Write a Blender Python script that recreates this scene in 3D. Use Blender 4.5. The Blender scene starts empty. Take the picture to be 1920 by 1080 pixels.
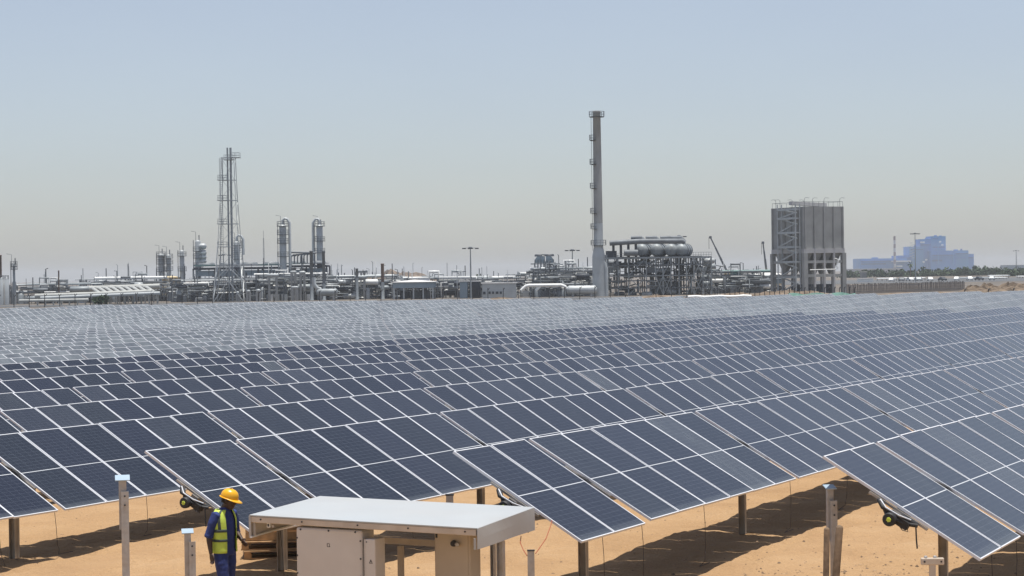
import bpy, bmesh, math, random
import numpy as np
from mathutils import Vector, Matrix, Euler

random.seed(7)
S = bpy.context.scene
COL = S.collection
R = math.radians

# ------------------------------------------------------------------ camera
H = 4.75                       # eye height above the sand where the first rows stand
F = 3750.0                     # focal length in pixels of the 1920 px wide photograph
ROLL = R(0.8)
HOR = 514.0                    # image row of the horizon at the centre column
cam_d = bpy.data.cameras.new('camera')
cam_d.sensor_width = 36.0
cam_d.lens = F / 1920 * 36.0
cam_d.clip_start = 0.5
cam_d.clip_end = 30000
cam = bpy.data.objects.new('camera', cam_d)
COL.objects.link(cam)
cam.matrix_world = (Matrix.Translation((0, 0, H))
                    @ Matrix.Rotation(math.pi / 2 - math.atan((540 - HOR) / F), 4, 'X')
                    @ Matrix.Rotation(-ROLL, 4, 'Z'))
S.camera = cam

# ------------------------------------------------------------------ sky, sun, exposure
SUN_EL, SUN_AZ = R(86), R(116)          # azimuth measured from +Y towards +X
W = bpy.data.worlds.new('World')
S.world = W
W.use_nodes = True
wn = W.node_tree
bg = wn.nodes['Background']
sky = wn.nodes.new('ShaderNodeTexSky')
sky.sky_type = 'NISHITA'
sky.sun_disc = False
sky.sun_elevation = SUN_EL
sky.sun_rotation = SUN_AZ
sky.altitude = 0
sky.air_density = 1.0
sky.dust_density = 0.8
sky.ozone_density = 4.0
hs_ = wn.nodes.new('ShaderNodeHueSaturation')      # dusty desert air: a little less blue
hs_.inputs['Saturation'].default_value = 0.64
wn.links.new(sky.outputs[0], hs_.inputs['Color'])
tn_ = wn.nodes.new('ShaderNodeMix')
tn_.data_type = 'RGBA'
tn_.blend_type = 'MULTIPLY'
tn_.inputs[0].default_value = 1.0
sn_ = wn.nodes.new('ShaderNodeTexNoise')              # faint uneven dust in the air
sn_.inputs['Scale'].default_value = 5.0
sn_.inputs['Detail'].default_value = 5.0
st_ = wn.nodes.new('ShaderNodeTexCoord')
sm_ = wn.nodes.new('ShaderNodeMapping')
sm_.inputs['Scale'].default_value = (1, 1, 3)
wn.links.new(st_.outputs['Generated'], sm_.inputs[0])
wn.links.new(sm_.outputs[0], sn_.inputs['Vector'])
sr_ = wn.nodes.new('ShaderNodeValToRGB')
sr_.color_ramp.elements[0].position, sr_.color_ramp.elements[1].position = 0.3, 0.7
sr_.color_ramp.elements[0].color = (0.99, 0.965, 0.985, 1)
sr_.color_ramp.elements[1].color = (1.02, 0.995, 1.005, 1)
wn.links.new(sn_.outputs[0], sr_.inputs[0])
wn.links.new(hs_.outputs[0], tn_.inputs[6])
wn.links.new(sr_.outputs[0], tn_.inputs[7])
wn.links.new(tn_.outputs[2], bg.inputs[0])
bg.inputs[1].default_value = 0.108
sun_d = bpy.data.lights.new('sun', 'SUN')
sun_d.energy = 4.8
sun_d.angle = R(0.6)
sun_d.color = (1.0, 0.955, 0.88)
sun = bpy.data.objects.new('sun', sun_d)
COL.objects.link(sun)
sdir = Vector((math.sin(SUN_AZ) * math.cos(SUN_EL), math.cos(SUN_AZ) * math.cos(SUN_EL), math.sin(SUN_EL)))
sun.rotation_euler = sdir.to_track_quat('Z', 'Y').to_euler()
S.view_settings.view_transform = 'Standard'
S.view_settings.look = 'None'
S.view_settings.exposure = 0.17
S.view_settings.gamma = 1.0
S.view_settings.use_curve_mapping = False
S.cycles.max_bounces = 6
S.cycles.diffuse_bounces = 2
S.cycles.glossy_bounces = 2
S.cycles.transparent_max_bounces = 12
S.cycles.volume_bounces = 0

# ------------------------------------------------------------------ helpers
ca_, sa_ = math.cos(ROLL), math.sin(ROLL)
def unroll(x, y):
    dx, dy = x - 960, y - 540
    return 960 + dx * ca_ - dy * sa_, 540 + dx * sa_ + dy * ca_
def at(x, y, Y):
    """the point at distance Y that the photograph shows at pixel x, y"""
    x, y = unroll(x, y)
    return Vector(((x - 960) / F * Y, Y, H - (y - HOR) / F * Y))
def px_of(P):
    return 960 + F * P[0] / P[1]

def mat(name, col, rough=0.6, metal=0.0, var=0.12, scale=6.0, bump=0.0, spec=0.5, dust=0.0, fine=None):
    m = bpy.data.materials.new(name)
    m.use_nodes = True
    nt = m.node_tree
    p = nt.nodes['Principled BSDF']
    p.inputs['Roughness'].default_value = rough
    p.inputs['Metallic'].default_value = metal
    p.inputs['Specular IOR Level'].default_value = spec
    tc = nt.nodes.new('ShaderNodeTexCoord')
    n = nt.nodes.new('ShaderNodeTexNoise')
    n.inputs['Scale'].default_value = scale
    n.inputs['Detail'].default_value = 6
    nt.links.new(tc.outputs['Object'], n.inputs['Vector'])
    r = nt.nodes.new('ShaderNodeValToRGB')
    r.color_ramp.elements[0].position = 0.3
    r.color_ramp.elements[1].position = 0.72
    r.color_ramp.elements[0].color = (*[c * (1 - var) for c in col], 1)
    r.color_ramp.elements[1].color = (*[min(1, c * (1 + var)) for c in col], 1)
    nt.links.new(n.outputs[0], r.inputs[0])
    out = r.outputs[0]
    if dust:
        n2 = nt.nodes.new('ShaderNodeTexNoise')
        n2.inputs['Scale'].default_value = scale * 0.35
        n2.inputs['Detail'].default_value = 8
        nt.links.new(tc.outputs['Object'], n2.inputs['Vector'])
        mr = nt.nodes.new('ShaderNodeMapRange')
        mr.inputs[1].default_value = 0.35
        mr.inputs[2].default_value = 0.75
        mr.inputs[4].default_value = dust
        nt.links.new(n2.outputs[0], mr.inputs[0])
        mx = nt.nodes.new('ShaderNodeMix')
        mx.data_type = 'RGBA'
        nt.links.new(mr.outputs[0], mx.inputs[0])
        nt.links.new(out, mx.inputs[6])
        mx.inputs[7].default_value = (0.46, 0.34, 0.21, 1)
        out = mx.outputs[2]
    nt.links.new(out, p.inputs['Base Color'])
    if bump:
        b = nt.nodes.new('ShaderNodeBump')
        b.inputs['Strength'].default_value = bump
        b.inputs['Distance'].default_value = 0.02
        nt.links.new(n.outputs[0], b.inputs['Height'])
        nt.links.new(b.outputs[0], p.inputs['Normal'])
    return m

class MB:
    """collects shapes; build() links them as ONE mesh object"""
    def __init__(s): s.v, s.f, s.m, s.sm = [], [], [], []
    def add(s, vs, fs, mi=0, smooth=False):
        o = len(s.v)
        s.v += [tuple(v) for v in vs]
        s.f += [tuple(i + o for i in f) for f in fs]
        s.m += [mi] * len(fs)
        s.sm += [smooth] * len(fs)
        return s
    def box(s, c, d, rot=None, mi=0):
        vs = [Vector((x * d[0] / 2, y * d[1] / 2, z * d[2] / 2)) for x in (-1, 1) for y in (-1, 1) for z in (-1, 1)]
        if rot is not None: vs = [rot @ v for v in vs]
        c = Vector(c)
        return s.add([c + v for v in vs], [(0, 1, 3, 2), (4, 6, 7, 5), (0, 4, 5, 1), (2, 3, 7, 6), (0, 2, 6, 4), (1, 5, 7, 3)], mi)
    def bar(s, a, b, w, h=None, mi=0, up=(0, 0, 1)):
        a, b = Vector(a), Vector(b)
        d = (b - a)
        L = d.length
        d.normalize()
        u = Vector(up)
        if abs(d.dot(u)) > 0.95: u = Vector((0, 1, 0))
        x = d.cross(u).normalized()
        z = x.cross(d)
        return s.box((a + b) / 2, (w, L, h or w), Matrix((x, d, z)).transposed(), mi)
    def tube(s, pts, r, n=8, mi=0, cap=True, r2=None):
        pts = [Vector(p) for p in pts]
        k = len(pts)
        vs, fs = [], []
        prev = None
        for i, p in enumerate(pts):
            d = (pts[min(i + 1, k - 1)] - pts[max(i - 1, 0)]).normalized()
            if prev is None:
                u = Vector((0, 0, 1)) if abs(d.z) < 0.9 else Vector((0, 1, 0))
                x = d.cross(u).normalized()
            else:
                x = (prev - d * prev.dot(d)).normalized()
            prev = x
            y = d.cross(x)
            rr = r if r2 is None else r + (r2 - r) * i / (k - 1)
            for j in range(n):
                t = 2 * math.pi * j / n
                vs.append(p + x * (rr * math.cos(t)) + y * (rr * math.sin(t)))
        for i in range(k - 1):
            for j in range(n):
                fs.append((i * n + j, i * n + (j + 1) % n, (i + 1) * n + (j + 1) % n, (i + 1) * n + j))
        s.add(vs, fs, mi, True)
        if cap:
            s.add(vs[:n], [tuple(range(n))[::-1]], mi)
            s.add(vs[-n:], [tuple(range(n))], mi)
        return s
    def lathe(s, c, prof, n=14, mi=0, axis=None):
        """prof: (radius, height) pairs along axis (default +Z) from c"""
        c = Vector(c)
        z = Vector(axis).normalized() if axis is not None else Vector((0, 0, 1))
        u = Vector((0, 0, 1)) if abs(z.z) < 0.9 else Vector((0, 1, 0))
        x = z.cross(u).normalized()
        y = z.cross(x)
        vs, fs = [], []
        for r, h in prof:
            for j in range(n):
                t = 2 * math.pi * j / n
                vs.append(c + z * h + x * (r * math.cos(t)) + y * (r * math.sin(t)))
        for i in range(len(prof) - 1):
            for j in range(n):
                fs.append((i * n + j, i * n + (j + 1) % n, (i + 1) * n + (j + 1) % n, (i + 1) * n + j))
        s.add(vs, fs, mi, True)
        s.add(vs[:n], [tuple(range(n))[::-1]], mi)
        s.add(vs[-n:], [tuple(range(n))], mi)
        return s
    def build(s, name, m, parent=None, kind=None, bevel=0):
        me = bpy.data.meshes.new(name)
        base = Vector((0, 0, 0))
        q = parent
        while q is not None:
            base += q.location
            q = q.parent
        if parent is None:
            xs = np.array(s.v)
            base = Vector(((xs[:, 0].min() + xs[:, 0].max()) / 2, (xs[:, 1].min() + xs[:, 1].max()) / 2, xs[:, 2].min()))
        me.from_pydata([tuple(Vector(v) - base) for v in s.v], [], s.f)
        for a in (m if isinstance(m, (list, tuple)) else [m]): me.materials.append(a)
        me.polygons.foreach_set('material_index', s.m)
        me.polygons.foreach_set('use_smooth', s.sm)
        bm = bmesh.new()
        bm.from_mesh(me)
        bmesh.ops.recalc_face_normals(bm, faces=bm.faces)
        bm.to_mesh(me)
        bm.free()
        o = bpy.data.objects.new(name, me)
        COL.objects.link(o)
        if parent is not None: o.parent = parent
        else: o.location = base
        if kind: o['kind'] = kind
        if bevel:
            b = o.modifiers.new('bevel', 'BEVEL')
            b.width = bevel
            b.segments = 2
            b.limit_method = 'ANGLE'
        return o

def thing(name, label, cat, loc, group=None):
    o = bpy.data.objects.new(name, None)
    o.empty_display_size = 0.2
    COL.objects.link(o)
    o.location = loc
    o['label'] = label
    o['category'] = cat
    if group: o['group'] = group
    return o
def tag(o, label, cat, group=None):
    o['label'] = label
    o['category'] = cat
    if group: o['group'] = group
    return o

# ------------------------------------------------------------------ the lie of the land
AL = math.atan2(F, 2780 - 960)               # direction of the tracker rows
U = Vector((math.cos(AL), math.sin(AL), 0))  # along a row, away from the camera
N = Vector((-math.sin(AL), math.cos(AL), 0)) # across the rows, away from the camera
PITCH = 5.43
def row_p(k): return [7.41, 12.97, 18.26][k] if k < 3 else 18.26 + PITCH * (k - 2)
TOPS = {0: 'D812 E771 F739 G714 H695 I683 J673 K664 L657.5'.split(),
        60: 'O633.6 P629.4 Q625.3 R622 S619 T616 U613.9 V611 W608.3 X605.6 Y601 Z592.8 [585 \\580 ]576.7'.split(),
        480: 'C819 D761 E725 F697 G679 H664.6 I652.8 J643'.split(),
        520: 'K632.8 L626.4 M617.8 N613.3 O611 P608 Q604.4 R601 S597.5 T590.5 U582 V572.5 W567'.split(),
        960: 'B828.5 C758 D710 E684.6 F660 G644.6 H631 I623'.split(),
        980: 'J613 K608.6 L603.3 M598 N592 O585 P576.7 Q568'.split(),
        1440: 'B750.5 C689 D657.8 E634 F618.5 G606 H594.5 I589 J583 K577.8 L569 M560'.split(),
        1840: 'A776 B683 C636.5 D611 E595 F581.5 G571 H557'.split(),
        1545: ['A850.3'], 849: ['B848'], 271: ['C849.5']}
pts = []
for cx, lst in TOPS.items():
    for e in lst:
        k = ord(e[0]) - 65
        x, y = unroll(cx, float(e[1:]))
        Z = F * row_p(k) / (math.sin(AL) * (2780 - x))
        pts.append(((x - 960) / F * Z, Z, (y - HOR) / F * Z))
P_ = np.array(pts)
def _phi(a, b):
    d = a[:, None, :2] - b[None, :, :2]
    return np.sqrt((d ** 2).sum(-1) + 16.0)
_n = len(P_)
_A = np.zeros((_n + 3, _n + 3))
_A[:_n, :_n] = _phi(P_, P_) - np.eye(_n) * 3.0
_A[:_n, _n:] = np.c_[np.ones(_n), P_[:, :2] / 100]
_A[_n:, :_n] = _A[:_n, _n:].T
_w = np.linalg.solve(_A, np.r_[P_[:, 2], 0, 0, 0])
def top_drop(xy):
    """how far below the eye the upper edge of the panels lies"""
    xy = np.asarray(xy, float).reshape(-1, 2)
    d = _phi(xy, P_) @ _w[:_n] + np.c_[np.ones(len(xy)), xy / 100] @ _w[_n:]
    return np.clip(d, 2.2, 4.35)
def sstep(x, a, b):
    t = np.clip((x - a) / (b - a), 0, 1)
    return t * t * (3 - 2 * t)
def lumps(x, y):
    s = 0
    for i, (f, a) in enumerate(((0.9, .03), (2.1, .018), (4.7, .008))):
        s = s + a * np.sin(f * (x * math.cos(i + .4) + y * math.sin(i + .4)) + 1.7 * np.sin(f * .6 * (y - .5 * x) + i))
    # wheel ruts along the lanes between the rows, softened heaps beside them
    q = -math.sin(AL) * x + math.cos(AL) * y
    t = math.cos(AL) * x + math.sin(AL) * y
    for lane in (10.0, 15.4, 20.8):
        for off in (-.75, .75):
            d = q - lane - off - .12 * np.sin(t * .7 + lane) - .05 * np.sin(t * 2.3)
            s = s - .045 * np.exp(-(d / .13) ** 2) + .022 * np.exp(-((np.abs(d) - .3) / .1) ** 2)
    s = s + .012 * np.sin(9 * x + 3 * np.sin(2.3 * y)) * np.sin(8 * y + 2.5 * np.sin(2.9 * x)) + .010 * np.sin(15.3 * x + 4.1 * y + 2 * np.sin(3.7 * y)) * np.sin(5.1 * y - 3 * x)
    return s
PLAIN = -0.55
def ground_z(xy):
    xy = np.asarray(xy, float).reshape(-1, 2)
    x, y = xy[:, 0], xy[:, 1]
    far = H - top_drop(xy) - 2.25
    z = far * sstep(y, 38, 75)
    z = z * (1 - sstep(y, 222, 262)) + PLAIN * sstep(y, 222, 262)
    side = sstep(np.abs(x), 100, 220)
    z = z * (1 - side) + PLAIN * side * sstep(y, 60, 120)
    z = z + lumps(x, y) * (1 - sstep(y, 45, 90)) * (1 - sstep(np.abs(x), 20, 40))
    r = np.clip((y - 300) / 900, 0, 1) * np.clip(x / (0.26 * np.maximum(y, 1)), 0, 1.2)
    return z + r * 1.0
def gz(x, y): return float(ground_z([(x, y)])[0])

# ------------------------------------------------------------------ materials
M = {}
M['steel'] = mat('galvanised steel', (0.36, 0.36, 0.36), 0.45, 0.6, 0.18, 9, dust=0.45)
M['post_steel'] = mat('dusty post steel', (0.46, 0.40, 0.33), 0.6, 0.1, 0.25, 7, dust=0.6)
M['alu'] = mat('anodised aluminium', (0.66, 0.68, 0.72), 0.45, 0.0, 0.05, 5)
M['black'] = mat('black rubber', (0.02, 0.02, 0.022), 0.6, 0, 0.3, 12)
M['backsheet'] = mat('panel rear', (0.07, 0.075, 0.09), 0.5, 0, 0.1, 3)

def panel_material():
    m = bpy.data.materials.new('solar glass')
    m.use_nodes = True
    nt = m.node_tree
    L = nt.links.new
    p = nt.nodes['Principled BSDF']
    uv = nt.nodes.new('ShaderNodeUVMap')
    sp = nt.nodes.new('ShaderNodeSeparateXYZ')
    L(uv.outputs[0], sp.inputs[0])
    def math_(op, a, b=None, c=None):
        n = nt.nodes.new('ShaderNodeMath')
        n.operation = op
        for i, q in enumerate((a, b, c)):
            if q is None: continue
            if isinstance(q, (int, float)): n.inputs[i].default_value = q
            else: L(q, n.inputs[i])
        return n.outputs[0]
    def line(c, period, half):
        fr = math_('FRACT', math_('DIVIDE', c, period))
        d = math_('ABSOLUTE', math_('SUBTRACT', fr, 0.5))
        return math_('GREATER_THAN', d, 0.5 - half / period)
    oi = nt.nodes.new('ShaderNodeObjectInfo')
    cells = math_('MAXIMUM', line(sp.outputs[0], 0.179, 0.0022), line(sp.outputs[1], 0.0924, 0.0016))
    bus = line(sp.outputs[0], 0.0179, 0.0007)
    mid = math_('LESS_THAN', math_('ABSOLUTE', math_('SUBTRACT', sp.outputs[1], 1.109)), 0.007)
    tint = nt.nodes.new('ShaderNodeMix')
    tint.data_type = 'RGBA'
    L(oi.outputs['Random'], tint.inputs[0])
    tint.inputs[6].default_value = (0.006, 0.010, 0.020, 1)
    tint.inputs[7].default_value = (0.010, 0.014, 0.029, 1)
    def over(fac, base, col, k=1.0):
        n = nt.nodes.new('ShaderNodeMix')
        n.data_type = 'RGBA'
        L(math_('MULTIPLY', fac, k) if k != 1.0 else fac, n.inputs[0])
        L(base, n.inputs[6])
        n.inputs[7].default_value = (*col, 1)
        return n.outputs[2]
    c = over(bus, tint.outputs[2], (0.30, 0.32, 0.36), 0.22)
    c = over(cells, c, (0.22, 0.24, 0.28), 0.34)
    c = over(mid, c, (0.72, 0.74, 0.76), 0.85)
    # dust film: amount per panel from the object colour, thicker low down and in streaks
    tc = nt.nodes.new('ShaderNodeTexCoord')
    nz = nt.nodes.new('ShaderNodeTexNoise')
    nz.inputs['Scale'].default_value = 2.3
    nz.inputs['Detail'].default_value = 7
    mp = nt.nodes.new('ShaderNodeMapping')
    mp.inputs['Scale'].default_value = (2.5, 0.7, 1)
    cmb = nt.nodes.new('ShaderNodeVectorMath')
    cmb.operation = 'ADD'
    rv = nt.nodes.new('ShaderNodeCombineXYZ')
    L(math_('MULTIPLY', oi.outputs['Random'], 91.0), rv.inputs[0])
    L(tc.outputs['Object'], cmb.inputs[0])
    L(rv.outputs[0], cmb.inputs[1])
    L(cmb.outputs[0], mp.inputs[0])
    L(mp.outputs[0], nz.inputs['Vector'])
    oc = nt.nodes.new('ShaderNodeSeparateColor')
    L(oi.outputs['Color'], oc.inputs[0])
    dust = math_('MULTIPLY', oc.outputs[0], math_('ADD', math_('MULTIPLY', nz.outputs[0], 1.5), 0.25))
    low = math_('MULTIPLY', math_('SUBTRACT', 1.0, math_('MINIMUM', math_('DIVIDE', sp.outputs[1], 0.14), 1.0)), 0.13)
    dust = math_('ADD', dust, low)
    nd = nt.nodes.new('ShaderNodeMix')
    nd.data_type = 'RGBA'
    L(dust, nd.inputs[0])
    L(c, nd.inputs[6])
    nd.inputs[7].default_value = (0.40, 0.45, 0.48, 1)  # dust tone with the sky's pale sheen painted into its blue grey
    L(nd.outputs[2], p.inputs['Base Color'])
    L(math_('ADD', math_('MULTIPLY', dust, 0.9), 0.16), p.inputs['Roughness'])
    p.inputs['IOR'].default_value = 1.3
    return m
M['glass'] = panel_material()

def sand_material():
    m = bpy.data.materials.new('sand')
    m.use_nodes = True
    nt = m.node_tree
    L = nt.links.new
    p = nt.nodes['Principled BSDF']
    p.inputs['Roughness'].default_value = 0.95
    p.inputs['Specular IOR Level'].default_value = 0.15
    tc = nt.nodes.new('ShaderNodeTexCoord')
    def noise(sc, det=6, rough=0.55):
        n = nt.nodes.new('ShaderNodeTexNoise')
        n.inputs['Scale'].default_value = sc
        n.inputs['Detail'].default_value = det
        n.inputs['Roughness'].default_value = rough
        L(tc.outputs['Object'], n.inputs['Vector'])
        return n.outputs[0]
    def ramp(fac, stops):
        r = nt.nodes.new('ShaderNodeValToRGB')
        e = r.color_ramp.elements
        while len(e) < len(stops): e.new(0.5)
        for q, (pos, col) in zip(e, stops):
            q.position = pos
            q.color = (*col, 1)
        L(fac, r.inputs[0])
        return r.outputs[0]
    def mix(fac, a, b, t='MIX'):
        n = nt.nodes.new('ShaderNodeMix')
        n.data_type = 'RGBA'
        n.blend_type = t
        for i, q in ((0, fac), (6, a), (7, b)):
            if isinstance(q, float): n.inputs[i].default_value = q
            elif isinstance(q, tuple): n.inputs[i].default_value = (*q, 1)
            else: L(q, n.inputs[i])
        return n.outputs[2]
    big = ramp(noise(0.5, 8, 0.6), [(0.3, (0.37, 0.230, 0.120)), (0.55, (0.43, 0.276, 0.147)), (0.75, (0.47, 0.318, 0.183))])
    fine = ramp(noise(38, 4), [(0.3, (0.82, 0.82, 0.82)), (0.7, (1.08, 1.08, 1.08))])
    c = mix(1.0, big, fine, 'MULTIPLY')
    # far from the field the sand gives way to greyer gravel
    sp = nt.nodes.new('ShaderNodeSeparateXYZ')
    L(tc.outputs['Object'], sp.inputs[0])
    mr = nt.nodes.new('ShaderNodeMapRange')
    mr.inputs[1].default_value = 228
    mr.inputs[2].default_value = 300
    L(sp.outputs[1], mr.inputs[0])
    grav = ramp(noise(0.06, 8, 0.65), [(0.35, (0.10, 0.095, 0.09)), (0.6, (0.19, 0.165, 0.14)), (0.75, (0.30, 0.235, 0.17))])
    c = mix(mr.outputs[0], c, grav)
    L(c, p.inputs['Base Color'])
    # relief: wheel ruts and footprints
    mp = nt.nodes.new('ShaderNodeMapping')
    mp.inputs['Rotation'].default_value = (0, 0, -AL)
    mp.inputs['Scale'].default_value = (0.35, 3.2, 1)
    L(tc.outputs['Object'], mp.inputs[0])
    rut = nt.nodes.new('ShaderNodeTexNoise')
    rut.inputs['Scale'].default_value = 1.2
    rut.inputs['Detail'].default_value = 4
    L(mp.outputs[0], rut.inputs['Vector'])
    hs = None
    for src, k in ((rut.outputs[0], 0.12), (noise(5, 5), 0.11), (noise(22, 4), 0.03)):
        q = nt.nodes.new('ShaderNodeMath')
        q.operation = 'MULTIPLY'
        L(src, q.inputs[0])
        q.inputs[1].default_value = k
        if hs is None: hs = q.outputs[0]
        else:
            w = nt.nodes.new('ShaderNodeMath')
            L(hs, w.inputs[0])
            L(q.outputs[0], w.inputs[1])
            hs = w.outputs[0]
    b = nt.nodes.new('ShaderNodeBump')
    b.inputs['Strength'].default_value = 0.9
    b.inputs['Distance'].default_value = 1.0
    L(hs, b.inputs['Height'])
    L(b.outputs[0], p.inputs['Normal'])
    return m
M['sand'] = sand_material()

# ------------------------------------------------------------------ ground sheet
def spaced(segs):
    out = []
    for a, b, st in segs: out += list(np.arange(a, b - 1e-6, st))
    return np.array(out + [segs[-1][1]])
gx = np.r_[[-8000, -4000, -2000, -1000, -500, -300], spaced([(-200, -60, 10), (-60, -12, 2), (-12, 12, 0.12), (12, 60, 2), (60, 200, 10)]), [300, 500, 1000, 2000, 4000, 8000]]
gy = np.r_[[-60, -30, 0, 12], spaced([(20, 48, 0.14), (48, 80, 0.8), (80, 280, 3), (280, 520, 10)]), [600, 700, 850, 1000, 1300, 1700, 2300, 3200, 4500, 6500, 9000]]
XX, YY = np.meshgrid(gx, gy)
ZZ = ground_z(np.c_[XX.ravel(), YY.ravel()])
nx, ny = len(gx), len(gy)
me = bpy.data.meshes.new('ground')
idx = np.arange(nx * ny).reshape(ny, nx)
quads = np.stack([idx[:-1, :-1], idx[:-1, 1:], idx[1:, 1:], idx[1:, :-1]], -1).reshape(-1, 4)
me.vertices.add(nx * ny)
me.vertices.foreach_set('co', np.c_[XX.ravel(), YY.ravel(), ZZ].ravel())
me.loops.add(len(quads) * 4)
me.loops.foreach_set('vertex_index', quads.ravel())
me.polygons.add(len(quads))
me.polygons.foreach_set('loop_start', np.arange(len(quads)) * 4)
me.polygons.foreach_set('loop_total', np.full(len(quads), 4))
me.update(calc_edges=True)
me.polygons.foreach_set('use_smooth', np.ones(len(quads), bool))
me.materials.append(M['sand'])
ground = bpy.data.objects.new('ground', me)
COL.objects.link(ground)
ground['kind'] = 'structure'

# ------------------------------------------------------------------ the air
hz = MB().box((0, 4400, 21.5), (17000, 9400, 49))
hm = bpy.data.materials.new('haze')
hm.use_nodes = True
hm.node_tree.nodes.clear()
ho = hm.node_tree.nodes.new('ShaderNodeOutputMaterial')
hv = hm.node_tree.nodes.new('ShaderNodeVolumePrincipled')
hv.inputs['Color'].default_value = (0.92, 0.955, 1.0, 1)
hv.inputs['Density'].default_value = 0.00015
hv.inputs['Anisotropy'].default_value = 0.0
hm.node_tree.links.new(hv.outputs[0], ho.inputs['Volume'])
haze = hz.build('haze', hm, None, 'stuff')

# ------------------------------------------------------------------ solar tracker rows
PW, PL, PH, LIP, MP = 1.134, 2.278, 0.035, 0.025, 1.15
def panel_meshes():
    w, l = PW / 2, PL / 2
    iw, il = w - LIP, l - LIP + .009
    def uvs(me):
        uv = me.uv_layers.new(name='UVMap')
        for lp in me.loops:
            co = me.vertices[lp.vertex_index].co
            uv.data[lp.index].uv = (co.x + iw, co.y + il)
    fr = MB()
    for sx in (-1, 1): fr.box((sx * (w - LIP / 2), 0, -PH / 2), (LIP, PL, PH))
    for sy in (-1, 1): fr.box((0, sy * (l - LIP / 2 + .0045), -PH / 2), (2 * iw, LIP - .009, PH))
    gl = MB()
    z0, z1 = -0.004, -0.010
    gl.add([(-iw, -il, z0), (iw, -il, z0), (iw, il, z0), (-iw, il, z0)], [(0, 1, 2, 3)], 0)
    gl.add([(-iw, -il, z1), (iw, -il, z1), (iw, il, z1), (-iw, il, z1)], [(3, 2, 1, 0)], 1)
    def mesh(name, mb, mats):
        me = bpy.data.meshes.new(name)
        me.from_pydata(mb.v, [], mb.f)
        for a in mats: me.materials.append(a)
        me.polygons.foreach_set('material_index', mb.m)
        uvs(me)
        me.update()
        return me
    both = MB()
    both.add(gl.v, gl.f[:0])
    both.v, both.f, both.m, both.sm = list(gl.v), list(gl.f), list(gl.m), list(gl.sm)
    both.add(fr.v, fr.f, 2)
    return mesh('solar_panel', gl, [M['glass'], M['backsheet']]), mesh('panel_frame', fr, [M['alu']]), mesh('solar_panel_far', both, [M['glass'], M['backsheet'], M['alu']])
ME_GLASS, ME_FRAME, ME_FAR = panel_meshes()
ORD = 'first second third fourth fifth sixth seventh eighth ninth tenth eleventh twelfth thirteenth fourteenth fifteenth sixteenth seventeenth eighteenth nineteenth twentieth'.split()
def ordinal(i):
    if i < 20: return ORD[i]
    return 'twenty ' + ORD[i - 20] if i < 29 else 'thirtieth'
ROW_LABEL = {0: 'nearest solar tracker row, its end above the T shaped bracket post at lower right',
             1: 'solar tracker row of navy panels ending right behind the white roofed inverter station',
             2: 'solar tracker row of dark panels ending behind the worker in the yellow helmet'}
ME_POST = None
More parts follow.
